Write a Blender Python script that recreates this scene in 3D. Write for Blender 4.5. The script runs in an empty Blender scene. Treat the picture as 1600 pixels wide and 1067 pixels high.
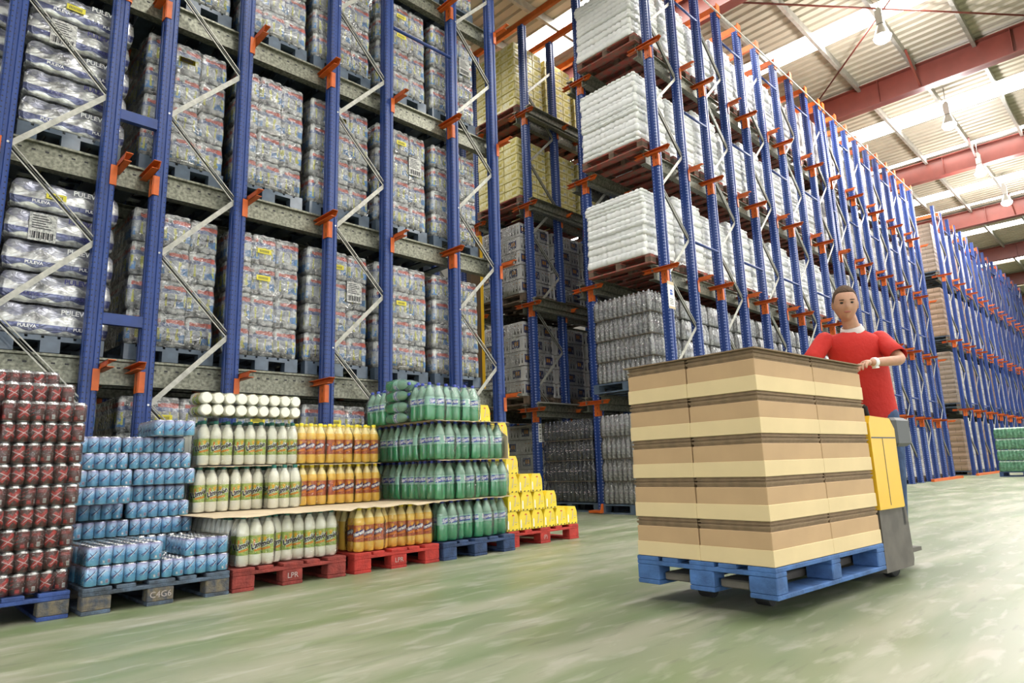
import bpy, math, random
from math import sin, cos, pi, radians as rad
from mathutils import Matrix, Vector
random.seed(7)
D = bpy.data
S = bpy.context.scene
COL = S.collection

# ------------------------------------------------------------------ camera
CAM_H = 0.734
yaw, pitch, roll = rad(45.097), rad(10.833), rad(-1.825)
fw = Vector((cos(pitch)*cos(yaw), cos(pitch)*sin(yaw), sin(pitch)))
rt = Vector((sin(yaw), -cos(yaw), 0)); up = rt.cross(fw)
r2 = cos(roll)*rt + sin(roll)*up; u2 = -sin(roll)*rt + cos(roll)*up
cam = D.objects.new('camera', D.cameras.new('camera')); COL.objects.link(cam)
cam.data.sensor_width = 36; cam.data.lens = 36*1029.26/1600; cam.data.clip_end = 300
cam.matrix_world = Matrix(((r2.x, u2.x, -fw.x, 0), (r2.y, u2.y, -fw.y, 0), (r2.z, u2.z, -fw.z, CAM_H), (0, 0, 0, 1)))
S.camera = cam

# ------------------------------------------------------------------ world, light, exposure
w = D.worlds.new('world'); S.world = w; w.use_nodes = True
bgn = w.node_tree.nodes['Background']
bgn.inputs[0].default_value = (0.93, 0.97, 1.0, 1); bgn.inputs[1].default_value = 3.0
S.view_settings.view_transform = 'Standard'; S.view_settings.look = 'None'
S.view_settings.exposure = 0.44; S.view_settings.gamma = 1; S.view_settings.use_curve_mapping = False
S.cycles.max_bounces = 7; S.cycles.diffuse_bounces = 4; S.cycles.glossy_bounces = 3
S.cycles.transparent_max_bounces = 10; S.cycles.transmission_bounces = 4
S.cycles.use_denoising = True; S.cycles.sample_clamp_indirect = 6
ROOF_Z = 11.1
SKY_E = 9.0
SKYLIGHTS = [(-3.8, -2.7), (3.6, 4.7), (10.6, 11.7), (15.7, 16.6), (21.9, 22.9), (25.6, 25.95), (29.9, 30.9), (32.4, 32.8), (36.4, 37.4), (43.5, 44.5), (50.5, 51.5), (57.5, 58.5)]
def area(name, loc, sx, sy, e, col=(1, 1, 1), rot=(0, 0, 0)):
    L = D.lights.new(name, 'AREA'); L.shape = 'RECTANGLE'; L.size = sx; L.size_y = sy; L.energy = e; L.color = col
    o = D.objects.new(name, L); o.location = loc; o.rotation_euler = rot; COL.objects.link(o); return o
# daylight coming down through the translucent roof strips over the open aisle and over the racks
for x0, x1 in SKYLIGHTS:
    if x1 < 40:
        k = (x1-x0)
        e = 170 if x0 < 5 else 420
        area('skylight_daylight', ((x0+x1)/2, -3.0, ROOF_Z-0.12), k, 16, e*k, (1, .985, .95))
        area('skylight_daylight', ((x0+x1)/2, 11.5, ROOF_Z-0.12), k, 13, e*.5*k, (1, .985, .95))

# ------------------------------------------------------------------ materials
def mat(name, col, rough=.5, metal=0, var=0, vscale=8, bump=0, bscale=30, coat=0, crinkle=0, cscale=14, trans=0, alpha=1, emit=0, spec=.5, stretch=None, col2=None):
    m = D.materials.new(name); m.use_nodes = True
    nt = m.node_tree; N = nt.nodes; L = nt.links; b = N['Principled BSDF']
    b.inputs['Base Color'].default_value = (*col, 1); b.inputs['Roughness'].default_value = rough
    b.inputs['Metallic'].default_value = metal; b.inputs['Specular IOR Level'].default_value = spec
    b.inputs['Coat Weight'].default_value = coat; b.inputs['Coat Roughness'].default_value = .08
    b.inputs['Transmission Weight'].default_value = trans; b.inputs['Alpha'].default_value = alpha
    if emit: b.inputs['Emission Color'].default_value = (*col, 1); b.inputs['Emission Strength'].default_value = emit
    def coords(sc):
        t = N.new('ShaderNodeTexCoord'); mp = N.new('ShaderNodeMapping')
        L.new(t.outputs['Object'], mp.inputs[0]); mp.inputs['Scale'].default_value = stretch or (1, 1, 1)
        n = N.new('ShaderNodeTexNoise'); n.inputs['Scale'].default_value = sc; n.inputs['Detail'].default_value = 4
        L.new(mp.outputs[0], n.inputs['Vector']); return n
    if var:
        n = coords(vscale); r = N.new('ShaderNodeValToRGB'); L.new(n.outputs[0], r.inputs[0])
        c2 = col2 or tuple(max(0, c*(1-var)) for c in col)
        r.color_ramp.elements[0].position = .35; r.color_ramp.elements[1].position = .68
        r.color_ramp.elements[0].color = (*c2, 1); r.color_ramp.elements[1].color = (*[min(1, c*(1+var*.25)) for c in col], 1)
        L.new(r.outputs[0], b.inputs['Base Color'])
    if bump:
        n = coords(bscale); bp = N.new('ShaderNodeBump'); bp.inputs['Strength'].default_value = bump; bp.inputs['Distance'].default_value = .02
        L.new(n.outputs[0], bp.inputs['Height']); L.new(bp.outputs[0], b.inputs['Normal'])
    if crinkle:
        t = N.new('ShaderNodeTexCoord'); n = N.new('ShaderNodeTexNoise'); n.inputs['Scale'].default_value = cscale
        n.inputs['Detail'].default_value = 3; n.inputs['Distortion'].default_value = 1.6
        mp = N.new('ShaderNodeMapping'); mp.inputs['Scale'].default_value = (1, 1, 1.8)
        L.new(t.outputs['Object'], mp.inputs[0]); L.new(mp.outputs[0], n.inputs['Vector'])
        bp = N.new('ShaderNodeBump'); bp.inputs['Strength'].default_value = crinkle; bp.inputs['Distance'].default_value = .03
        L.new(n.outputs[0], bp.inputs['Height']); L.new(bp.outputs[0], b.inputs['Coat Normal'])
        bp2 = N.new('ShaderNodeBump'); bp2.inputs['Strength'].default_value = crinkle*.5; bp2.inputs['Distance'].default_value = .02
        L.new(n.outputs[0], bp2.inputs['Height']); L.new(bp2.outputs[0], b.inputs['Normal'])
    return m

def film(name, base=.07, rough=.12, scale=20, bump=1.0, ior=1.5, tint=(1, 1, 1)):
    # clear plastic film: see-through, with crinkled glossy reflections
    m = D.materials.new(name); m.use_nodes = True; nt = m.node_tree; N = nt.nodes; L = nt.links; N.remove(N['Principled BSDF'])
    t = N.new('ShaderNodeTexCoord'); n = N.new('ShaderNodeTexNoise'); n.inputs['Scale'].default_value = scale; n.inputs['Detail'].default_value = 3; n.inputs['Distortion'].default_value = 1.8
    mp = N.new('ShaderNodeMapping'); mp.inputs['Scale'].default_value = (1, 1, 1.7); L.new(t.outputs['Object'], mp.inputs[0]); L.new(mp.outputs[0], n.inputs['Vector'])
    bp = N.new('ShaderNodeBump'); bp.inputs['Strength'].default_value = bump; bp.inputs['Distance'].default_value = .05; L.new(n.outputs[0], bp.inputs['Height'])
    g = N.new('ShaderNodeBsdfGlossy'); g.inputs['Roughness'].default_value = rough; g.inputs['Color'].default_value = (*tint, 1); L.new(bp.outputs[0], g.inputs['Normal'])
    tr = N.new('ShaderNodeBsdfTransparent'); f = N.new('ShaderNodeFresnel'); f.inputs[0].default_value = ior; L.new(bp.outputs[0], f.inputs['Normal'])
    r = N.new('ShaderNodeMapRange'); L.new(n.outputs[0], r.inputs[0]); r.inputs[1].default_value = .52; r.inputs[2].default_value = .72; r.inputs[3].default_value = base; r.inputs[4].default_value = base*4
    a = N.new('ShaderNodeMath'); a.operation = 'ADD'; a.use_clamp = True; L.new(f.outputs[0], a.inputs[0]); L.new(r.outputs[0], a.inputs[1])
    mx = N.new('ShaderNodeMixShader'); L.new(a.outputs[0], mx.inputs[0]); L.new(tr.outputs[0], mx.inputs[1]); L.new(g.outputs[0], mx.inputs[2])
    L.new(mx.outputs[0], N['Material Output'].inputs[0]); return m

def mathn(N, L, op, a, b=None, c=None, clamp=False):
    n = N.new('ShaderNodeMath'); n.operation = op; n.use_clamp = clamp
    for i, v in enumerate((a, b, c)):
        if v is None: continue
        if isinstance(v, (int, float)): n.inputs[i].default_value = v
        else: L.new(v, n.inputs[i])
    return n.outputs[0]
def mixc(N, L, f, a, b):
    n = N.new('ShaderNodeMix'); n.data_type = 'RGBA'
    if isinstance(f, (int, float)): n.inputs[0].default_value = f
    else: L.new(f, n.inputs[0])
    for i, v in ((6, a), (7, b)):
        if isinstance(v, tuple): n.inputs[i].default_value = (*v, 1)
        else: L.new(v, n.inputs[i])
    return n.outputs[2]

def steel_upright(name, hole):
    # blue enamel with the punched hole columns of the profile
    m = mat(name, (.02, .05, .22), .38, spec=.5)
    nt = m.node_tree; N = nt.nodes; L = nt.links; b = N['Principled BSDF']
    t = N.new('ShaderNodeTexCoord'); s = N.new('ShaderNodeSeparateXYZ'); L.new(t.outputs['Object'], s.inputs[0])
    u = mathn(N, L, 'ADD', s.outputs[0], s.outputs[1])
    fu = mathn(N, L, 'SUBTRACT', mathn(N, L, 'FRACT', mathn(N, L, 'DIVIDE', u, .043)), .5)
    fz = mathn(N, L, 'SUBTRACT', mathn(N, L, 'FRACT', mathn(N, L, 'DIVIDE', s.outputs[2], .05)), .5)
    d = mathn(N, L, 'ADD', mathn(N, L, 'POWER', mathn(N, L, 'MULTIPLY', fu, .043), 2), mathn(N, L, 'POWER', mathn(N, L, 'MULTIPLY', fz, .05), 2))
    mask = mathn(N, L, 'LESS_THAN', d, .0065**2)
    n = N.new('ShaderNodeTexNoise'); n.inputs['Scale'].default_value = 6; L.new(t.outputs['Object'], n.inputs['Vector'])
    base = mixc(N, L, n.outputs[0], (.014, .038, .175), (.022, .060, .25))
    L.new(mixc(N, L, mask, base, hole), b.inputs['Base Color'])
    return m

M = {}
M['blue'] = steel_upright('blue_punched_steel', (.004, .006, .02))
M['blue_r'] = steel_upright('blue_steel_painted_backlit_holes', (.45, .52, .72))  # pale dots paint the light showing through the holes
M['blue_plain'] = mat('blue_enamel', (.018, .048, .21), .4, var=.2)
M['orange'] = mat('orange_enamel', (.62, .12, .015), .42, var=.18, vscale=12)
M['zinc'] = mat('zinc_brace', (.46, .45, .40), .4, .25, var=.25, vscale=20)
M['galv'] = mat('galvanised_rail', (.27, .27, .21), .38, .5, var=.55, vscale=34, stretch=(1, 1, 1))
M['dark'] = mat('dark_steel', (.03, .03, .03), .6)
M['bolt'] = mat('bolt_zinc', (.6, .6, .58), .3, .8)
M['wood_blue'] = mat('worn_blue_wood', (.09, .13, .19), .8, var=.55, vscale=14, col2=(.045, .055, .07), bump=.4, bscale=60)
M['wood_blue2'] = mat('blue_painted_wood', (.035, .075, .26), .75, var=.45, vscale=12, bump=.3, bscale=60)
M['wood_bare'] = mat('scuffed_block_wood', (.17, .135, .085), .85, var=.6, vscale=22, col2=(.06, .07, .09), bump=.5, bscale=50)
M['wood_navy'] = mat('navy_wood', (.035, .07, .17), .75, var=.45, vscale=14, bump=.3, bscale=60)
M['wood_red'] = mat('faded_red_wood', (.30, .045, .035), .8, var=.4, vscale=14, bump=.4, bscale=60)
M['wood_red2'] = mat('red_wood', (.50, .038, .028), .75, var=.3, vscale=14, bump=.3, bscale=60)
M['wood_redrack'] = mat('rack_red_wood', (.36, .06, .045), .8, var=.5, vscale=9, col2=(.18, .12, .09), bump=.3)
M['wood_brown'] = mat('brown_wood', (.16, .11, .075), .85, var=.5, vscale=10)
M['plas_blue'] = mat('pale_blue_plastic', (.085, .12, .17), .5, var=.3, coat=.4)
M['card'] = mat('cardboard_sheet', (.62, .50, .34), .85, var=.12, vscale=5)
M['white'] = mat('white_print', (.85, .85, .84), .5)
M['ink'] = mat('dark_ink', (.02, .02, .025), .6)
M['paper'] = mat('label_paper', (.75, .74, .70), .6, var=.25, vscale=60, col2=(.30, .30, .30))
M['yellow_label'] = mat('yellow_sticker', (.75, .66, .05), .5)

# ------------------------------------------------------------------ mesh tools
class MB:
    def __init__(s): s.v = []; s.f = []; s.m = []; s.sm = []
    def add(s, vs, fs, mi=0, smooth=False, T=None):
        o = len(s.v)
        s.v += [tuple(T @ Vector(p)) for p in vs] if T is not None else [tuple(p) for p in vs]
        for f in fs: s.f.append(tuple(o+i for i in f)); s.m.append(mi); s.sm.append(smooth)
        return s
    def box(s, x0, x1, y0, y1, z0, z1, mi=0, T=None):
        return s.add([(x0, y0, z0), (x1, y0, z0), (x1, y1, z0), (x0, y1, z0), (x0, y0, z1), (x1, y0, z1), (x1, y1, z1), (x0, y1, z1)],
                     [(0, 3, 2, 1), (4, 5, 6, 7), (0, 1, 5, 4), (1, 2, 6, 5), (2, 3, 7, 6), (3, 0, 4, 7)], mi, T=T)
    def cbox(s, x0, x1, y0, y1, z0, z1, c=.01, mi=0, T=None):      # chamfered box
        pts = lambda i, z: [(x0+i+c, y0+i, z), (x1-i-c, y0+i, z), (x1-i, y0+i+c, z), (x1-i, y1-i-c, z), (x1-i-c, y1-i, z), (x0+i+c, y1-i, z), (x0+i, y1-i-c, z), (x0+i, y0+i+c, z)]
        V = pts(c, z0)+pts(0, z0+c)+pts(0, z1-c)+pts(c, z1)
        F = [tuple(range(7, -1, -1)), tuple(range(24, 32))]
        for k in range(3):
            for i in range(8): F.append((k*8+i, k*8+(i+1) % 8, (k+1)*8+(i+1) % 8, (k+1)*8+i))
        return s.add(V, F, mi, T=T)
    def loft(s, rings, mi=0, smooth=True, cap=True, T=None, mis=None):
        n = len(rings[0]); V = [p for r in rings for p in r]; o = len(s.v)
        s.v += [tuple(T @ Vector(p)) for p in V] if T is not None else [tuple(p) for p in V]
        for k in range(len(rings)-1):
            mm = mis[k] if mis else mi
            for i in range(n):
                s.f.append((o+k*n+i, o+k*n+(i+1) % n, o+(k+1)*n+(i+1) % n, o+(k+1)*n+i)); s.m.append(mm); s.sm.append(smooth)
        if cap:
            s.f.append(tuple(o+i for i in range(n-1, -1, -1))); s.m.append(mis[0] if mis else mi); s.sm.append(False)
            e = o+(len(rings)-1)*n
            s.f.append(tuple(e+i for i in range(n))); s.m.append(mis[-1] if mis else mi); s.sm.append(False)
        return s
    def lathe(s, prof, n=12, mi=0, T=None, mis=None, smooth=True, cap=True):
        return s.loft([[(r*cos(2*pi*i/n), r*sin(2*pi*i/n), z) for i in range(n)] for r, z in prof], mi, smooth, cap, T, mis)
    def tube(s, a, b, r, n=6, mi=0, r2=None, smooth=True):
        a = Vector(a); b = Vector(b); q = (b-a).to_track_quat('Z', 'Y').to_matrix().to_4x4(); T = Matrix.Translation(a) @ q
        l = (b-a).length; return s.lathe([(r, 0), (r if r2 is None else r2, l)], n, mi, T, smooth=smooth)
    def bar(s, a, b, w, h, mi=0):                                   # rectangular bar from a to b
        a = Vector(a); b = Vector(b); q = (b-a).to_track_quat('Z', 'Y').to_matrix().to_4x4(); T = Matrix.Translation(a) @ q
        return s.box(-w/2, w/2, -h/2, h/2, 0, (b-a).length, mi, T=T)
    def prism(s, poly, axis, t0, t1, mi=0):                         # closed outline pushed along an axis
        def P(p, t): return {'x': (t, p[0], p[1]), 'y': (p[0], t, p[1]), 'z': (p[0], p[1], t)}[axis]
        n = len(poly); V = [P(p, t0) for p in poly]+[P(p, t1) for p in poly]
        F = [tuple(range(n-1, -1, -1)), tuple(range(n, 2*n))]+[(i, (i+1) % n, n+(i+1) % n, n+i) for i in range(n)]
        return s.add(V, F, mi)
    def mesh(s, name, mats):
        me = D.meshes.new(name); me.from_pydata(s.v, [], s.f)
        for m in mats: me.materials.append(M[m] if isinstance(m, str) else m)
        me.polygons.foreach_set('material_index', s.m); me.polygons.foreach_set('use_smooth', s.sm)
        me.update(); return me

def ob(name, me, parent=None, loc=(0, 0, 0), rot=(0, 0, 0)):
    o = D.objects.new(name, me); COL.objects.link(o)
    o.location = loc; o.rotation_euler = rot
    if parent is not None: o.parent = parent
    return o
def thing(name, label, cat, loc=(0, 0, 0), rz=0, group=None, me=None):
    o = ob(name, me, None, loc, (0, 0, rz)); o['label'] = label; o['category'] = cat
    if group: o['group'] = group
    return o
def struct(name, me, label=None, loc=(0, 0, 0)):
    o = ob(name, me, None, loc); o['kind'] = 'structure'
    if label: o['label'] = label
    return o
def copy_tree(o, parent=None):
    c = o.copy(); COL.objects.link(c)
    if parent is not None: c.parent = parent
    for ch in list(o.children): copy_tree(ch, c)
    return c
def dup(o, label, loc, rz=0, group=None):
    c = copy_tree(o); c.location = loc; c.rotation_euler = (0, 0, rz); c['label'] = label
    if group: c['group'] = group
    return c
ORD = ['lowest', 'second', 'third', 'fourth', 'fifth', 'sixth', 'seventh', 'eighth', 'ninth', 'tenth', 'eleventh', 'twelfth']
NTH = ['first', 'second', 'third', 'fourth', 'fifth', 'sixth', 'seventh', 'eighth', 'ninth', 'tenth', 'eleventh', 'twelfth', 'thirteenth', 'fourteenth', 'fifteenth', 'sixteenth', 'seventeenth', 'eighteenth', 'nineteenth', 'twentieth', 'twenty-first']

def text_polys(txt, size, shear=0, bold=0):
    c = D.curves.new('lettering', 'FONT'); c.body = txt; c.size = size; c.align_x = 'CENTER'; c.align_y = 'CENTER'
    c.resolution_u = 2; c.shear = shear; c.offset = bold; c.fill_mode = 'FRONT'
    o = D.objects.new('lettering', c); COL.objects.link(o)
    dg = bpy.context.evaluated_depsgraph_get(); me = o.evaluated_get(dg).to_mesh()
    V = [tuple(v.co) for v in me.vertices]; F = [tuple(p.vertices) for p in me.polygons]
    o.evaluated_get(dg).to_mesh_clear(); D.objects.remove(o); D.curves.remove(c)
    return V, F
def bent(V, F, R, th0, z0, tilt=0):                                 # flat (x,y) drawing wrapped round a cylinder of radius R
    o = []
    for x, y, *_ in V:
        x, y = x*cos(tilt)-y*sin(tilt), x*sin(tilt)+y*cos(tilt)
        a = th0+x/R; o.append((R*cos(a), R*sin(a), z0+y))
    return o, F
def quadstrip(pts_l, pts_r):
    n = len(pts_l); return pts_l+pts_r, [(i, i+n, i+n+1, i+1) for i in range(n-1)]
def rect(x0, x1, y0, y1, n=5, sh=0):
    a = [(x0+(x1-x0)*i/n, y0+sh*i/n, 0) for i in range(n+1)]; b = [(p[0], y1+p[1]-y0, 0) for p in a]
    return a+b, [(i, i+1, n+2+i, n+1+i) for i in range(n)]
def strip(L_, w_, n=10, m=3):                                       # finely divided bar, safe to wrap at a slant
    V = [(-L_+2*L_*i/n, -w_+2*w_*j/m, 0) for j in range(m+1) for i in range(n+1)]
    return V, [(j*(n+1)+i, j*(n+1)+i+1, (j+1)*(n+1)+i+1, (j+1)*(n+1)+i) for j in range(m) for i in range(n)]
def sun(r0, r1, n=9):
    V = [(0, 0, 0)]; F = []
    m = 2*n+1
    for i in range(m+1):
        a = pi*i/m; r = r1 if i % 2 else r0; V.append((r*cos(a), r*sin(a), 0))
    for i in range(m): F.append((0, i+1, i+2))
    return V, F

# ------------------------------------------------------------------ the building
def floor_material():
    m = mat('painted_concrete', (.4, .45, .3), .45); nt = m.node_tree; N = nt.nodes; L = nt.links; b = N['Principled BSDF']
    t = N.new('ShaderNodeTexCoord')
    def noise(sc, stretch, det=5, rot=0, dist=0):
        mp = N.new('ShaderNodeMapping'); mp.inputs['Scale'].default_value = stretch; mp.inputs['Rotation'].default_value = (0, 0, rot)
        L.new(t.outputs['Object'], mp.inputs[0]); n = N.new('ShaderNodeTexNoise'); n.inputs['Scale'].default_value = sc
        n.inputs['Detail'].default_value = det; n.inputs['Distortion'].default_value = dist; L.new(mp.outputs[0], n.inputs['Vector']); return n.outputs[0]
    def ramp(f, p0, p1):
        r = N.new('ShaderNodeMapRange'); L.new(f, r.inputs[0]); r.inputs[1].default_value = p0; r.inputs[2].default_value = p1; r.clamp = True; return r.outputs[0]
    big = ramp(noise(.45, (1, 1, 1)), .35, .65)
    c1 = mixc(N, L, big, (.165, .205, .10), (.24, .262, .17))
    tyre = ramp(noise(1.5, (.45, 1.9, 1), 9, rot=-.25, dist=.25), .44, .66)
    c2 = mixc(N, L, mathn(N, L, 'MULTIPLY', tyre, .8), c1, (.34, .325, .25))
    tyre2 = ramp(noise(2.6, (.3, 2.2, 1), 9, rot=.12, dist=.3), .47, .68)
    c3 = mixc(N, L, mathn(N, L, 'MULTIPLY', tyre2, .75), c2, (.15, .205, .09))
    spk = ramp(noise(6, (.6, 2.0, 1), 10, rot=-.1, dist=.4), .54, .66)
    c4 = mixc(N, L, mathn(N, L, 'MULTIPLY', spk, .45), c3, (.44, .42, .36))
    drk = ramp(noise(7, (.4, 2.6, 1), 8, rot=.35), .60, .70)
    c5 = mixc(N, L, mathn(N, L, 'MULTIPLY', drk, .4), c4, (.10, .11, .075))
    L.new(c5, b.inputs['Base Color'])
    r = N.new('ShaderNodeMapRange'); L.new(tyre, r.inputs[0]); r.inputs[3].default_value = .38; r.inputs[4].default_value = .55; L.new(r.outputs[0], b.inputs['Roughness'])
    bp = N.new('ShaderNodeBump'); bp.inputs['Strength'].default_value = .08; L.new(noise(3, (1, 1, 1), 6), bp.inputs['Height']); L.new(bp.outputs[0], b.inputs['Normal'])
    return m
M['floor'] = floor_material()
M['roof'] = mat('roof_sheet', (.40, .365, .285), .5, var=.1, vscale=1.5)
M['skylight'] = mat('translucent_roof_strip', (1, .99, .96), .5, emit=SKY_E)
M['redbeam'] = mat('red_oxide_beam', (.17, .038, .026), .4, var=.15, vscale=3)
M['purlin'] = mat('galvanised_purlin', (.36, .35, .31), .42, .35, var=.25, vscale=6)
M['wall'] = mat('far_wall_panel', (.45, .42, .33), .6, var=.1, vscale=.6)
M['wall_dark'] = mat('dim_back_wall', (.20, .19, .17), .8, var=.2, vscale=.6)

b = MB(); b.box(-30, 82, -34, 24, -.2, 0); struct('floor', b.mesh('floor', ['floor']))
# corrugated roof sheets, ribs running across the lanes, with gaps for the translucent strips
RX0, RX1, RY0, RY1 = -12, 80, -14, 22
b = MB(); x = RX0; P = []
while x < RX1:
    if not any(a-.01 <= x < c for a, c in SKYLIGHTS):
        for xx, zz in ((x, 0), (x+.14, 0), (x+.17, .05), (x+.24, .05)): P.append((xx, ROOF_Z+zz))
        P.append((x+.27, ROOF_Z)); n = len(P)-5
        V = [(p[0], RY0, p[1]) for p in P[n:]]+[(p[0], RY1, p[1]) for p in P[n:]]
        b.add(V, [(i, i+1, i+6, i+5) for i in range(4)])
    x += .27
b.box(RX0, RX1, RY0, RY1, ROOF_Z+.25, ROOF_Z+.3)
struct('ceiling', b.mesh('roof_sheets', ['roof']), 'beige corrugated metal roof sheeting')
for i, (x0, x1) in enumerate(SKYLIGHTS):
    b = MB(); b.box(x0, x1+.27, RY0, RY1, ROOF_Z+.06, ROOF_Z+.1)
    struct('window_%d' % (i+1), b.mesh('roof_window', ['skylight']), 'translucent daylight strip in the metal roof')
b = MB(); b.box(74, 74.3, -18, 24, 0, ROOF_Z); struct('wall_far', b.mesh('wall', ['wall']))
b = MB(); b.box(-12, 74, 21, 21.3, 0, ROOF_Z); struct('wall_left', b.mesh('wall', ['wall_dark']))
def wall_with_added_openings(b, a0, a1, openings, hgt, put):  # unseen wall; openings added to let in daylight and shape reflections
    x = a0
    for o0, o1 in openings:
        put(b, x, o0, 0, hgt); put(b, o0, o1, 6.2, hgt); x = o1
    put(b, x, a1, 0, hgt)
b = MB(); wall_with_added_openings(b, -12, 74, [(-8, -2), (2, 8), (12, 18), (22, 28), (32, 38), (44, 50)], ROOF_Z+.3, lambda b, p, q, z0, z1: b.box(p, q, -14.3, -14, z0, z1)); struct('wall_right_unseen', b.mesh('wall', ['wall']))  # out of view, added for contrast in the reflections
b = MB(); wall_with_added_openings(b, -14, 21, [(-12, -6), (-3, 3)], ROOF_Z+.3, lambda b, p, q, z0, z1: b.box(-12.3, -12, p, q, z0, z1)); struct('wall_near_unseen', b.mesh('wall', ['wall']))  # behind the camera, added to enclose the light, with daylight openings
# main red beams across the hall
BEAMS = [-1.6, 5.35, 12.3, 19.25, 26.2, 33.2, 40.4, 47.4, 54.4, 61.4, 68.4]
bm = MB(); H0, H1 = 10.3, 11.0
bm.box(-.14, .14, RY0, RY1, H0, H0+.025); bm.box(-.14, .14, RY0, RY1, H1-.025, H1); bm.box(-.012, .012, RY0, RY1, H0, H1)
for yy in range(-14, 23, 3): bm.box(-.13, .13, yy+.5, yy+.515, H0+.02, H1-.02)
me = bm.mesh('red_beam', ['redbeam'])
for i, x in enumerate(BEAMS): struct('trim_%d' % (i+1), me, 'red steel roof beam spanning the hall', (x, 0, 0))
# purlins along the hall
pm = MB(); pm.prism([(-.04, ROOF_Z-.2), (.04, ROOF_Z-.2), (.04, ROOF_Z-.185), (-.025, ROOF_Z-.185), (-.025, ROOF_Z-.015), (.04, ROOF_Z-.015), (.04, ROOF_Z), (-.04, ROOF_Z)], 'x', RX0, 73.8)
me = pm.mesh('purlin', ['purlin'])
ys = [2.25, 3.6, 5.0, 6.2]; k = len(BEAMS)+1
yl = [2.25-1.4*j for j in range(11, 0, -1)]+ys+[6.2+1.4*j for j in range(1, 11)]
for y in yl:
    struct('trim_%d' % k, me, 'grey metal purlin running along under the roof sheets', (0, y, 0)); k += 1
# flange braces and wind bracing rods
for x in (19.25, 26.2, 33.2):
    b = MB(); b.bar((x-1.15, 3.52, ROOF_Z-.15), (x-.05, 3.52, H0+.03), .05, .05)
    struct('trim_%d' % k, b.mesh('flange_brace', ['redbeam'])); k += 1
for a, c in (((12.6, 6.0, 10.9), (19.0, .8, 10.85)), ((13.6, 1.4, 10.88), (18.9, 6.1, 10.86))):
    b = MB(); b.tube(a, c, .022); struct('trim_%d' % k, b.mesh('bracing_rod', ['redbeam'])); k += 1
# yellow post of the truck lane between the two racks
# ------------------------------------------------------------------ roof lamps
M['lampglass'] = mat('lit_lamp_glass', (1, .95, 1), .3, emit=14)
M['lampbody'] = mat('lamp_housing', (.5, .5, .47), .4, .5)
h = MB(); h.box(-.08, .08, -.07, .07, .32, .66); h.box(-.05, .05, -.04, .04, .66, .72); h.tube((0, 0, .72), (0, 0, 1.24), .012)
hm = h.mesh('lamp_housing', ['lampbody'])
r = MB(); r.lathe([(.06, .32), (.09, .26), (.14, .12), (.165, .02), (.17, 0)], 20, cap=False); rm = r.mesh('reflector', ['lampbody'])
g = MB(); g.lathe([(.16, .03), (.185, 0), (.15, -.08), (.09, -.12), (.02, -.13)], 20); gm = g.mesh('lamp_globe', ['lampglass'])
lampdefs = [((15.41, 3.39), 'glowing high bay lamp nearest the camera, above the crossing red rods'), ((21.27, 3.37), 'glowing high bay lamp in the second roof bay'),
            ((25.91, 3.47), 'glowing high bay lamp close before the second red beam'), ((29.86, 3.37), 'farthest glowing high bay lamp, before the orange-lit beam')]
for (x, y), lab in lampdefs:
    t = thing('high_bay_lamp', lab, 'ceiling lamp', (x, y, 9.95), group='high bay lamps under the roof')
    ob('lamp_housing', hm, t); ob('reflector', rm, t); ob('lamp_globe', gm, t)
    L = D.lights.new('lamp_light', 'POINT'); L.energy = 420; L.shadow_soft_size = .25; L.color = (1, .93, .92)
    o = D.objects.new('lamp_light', L); COL.objects.link(o); o.location = (0, 0, -.35); o.parent = t

# ------------------------------------------------------------------ racking
YL, R1, R2, R3, R4 = 6.57, 5.14, 6.55, 7.92, 9.3
ZL = [1.684, 3.568, 5.453, 7.306]
TOP = 9.25
def upright_mesh(top, m, W=.062, Dp=.065):
    # roll-formed box profile: grooves on the wide face and on both flanks
    g = .012
    poly = [(-W, -Dp+.015), (-W+.012, -Dp), (-.02, -Dp), (-.014, -Dp+g), (.014, -Dp+g), (.02, -Dp), (W-.012, -Dp), (W, -Dp+.015),
            (W, -.012), (W-g, -.006), (W-g, .012), (W, .018), (W, Dp), (-W, Dp), (-W, .018), (-W+g, .012), (-W+g, -.006), (-W, -.012)]
    b = MB(); b.prism(poly, 'z', 0, top)
    b.box(-.09, .09, -.09, .09, 0, .012)
    return b.mesh('upright', [m])
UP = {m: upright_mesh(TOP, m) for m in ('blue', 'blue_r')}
UPF = upright_mesh(9.5, 'blue_plain', .048, .055)
def bracket_mesh(side):
    # side -1: plate on the -X face, +1 on the +X face. arm runs both ways across the lane direction
    s = side; b = MB(); X0 = s*.064
    lo, hi = sorted((X0, X0+s*.008)); b.box(lo, hi, -.066, .03, -.19, .02)
    b.box(*sorted((X0+s*.0, X0-s*.05)), -.075, -.066, -.19, .0)
    for z in (-.17, -.08): b.box(*sorted((X0+s*.008, X0+s*.0085)), -.036, -.026, z, z+.04, 1)
    a0, a1 = sorted((X0+s*.008, X0+s*.014)); f0, f1 = sorted((X0+s*.008, X0+s*.07))
    b.prism([(-.30, .052), (-.25, -.004), (.32, -.004), (.32, .056), (-.30, .056)], 'x', a0, a1)
    b.prism([(-.30, .050), (.32, .050), (.32, .056), (-.30, .056)], 'x', f0, f1); b.prism([(-.25, -.004), (.32, -.004), (.32, .002), (-.25, .002)], 'x', f0, f1)
    return b.mesh('bracket', ['orange', 'ink'])
BRK = {-1: bracket_mesh(-1), 1: bracket_mesh(1)}
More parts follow.
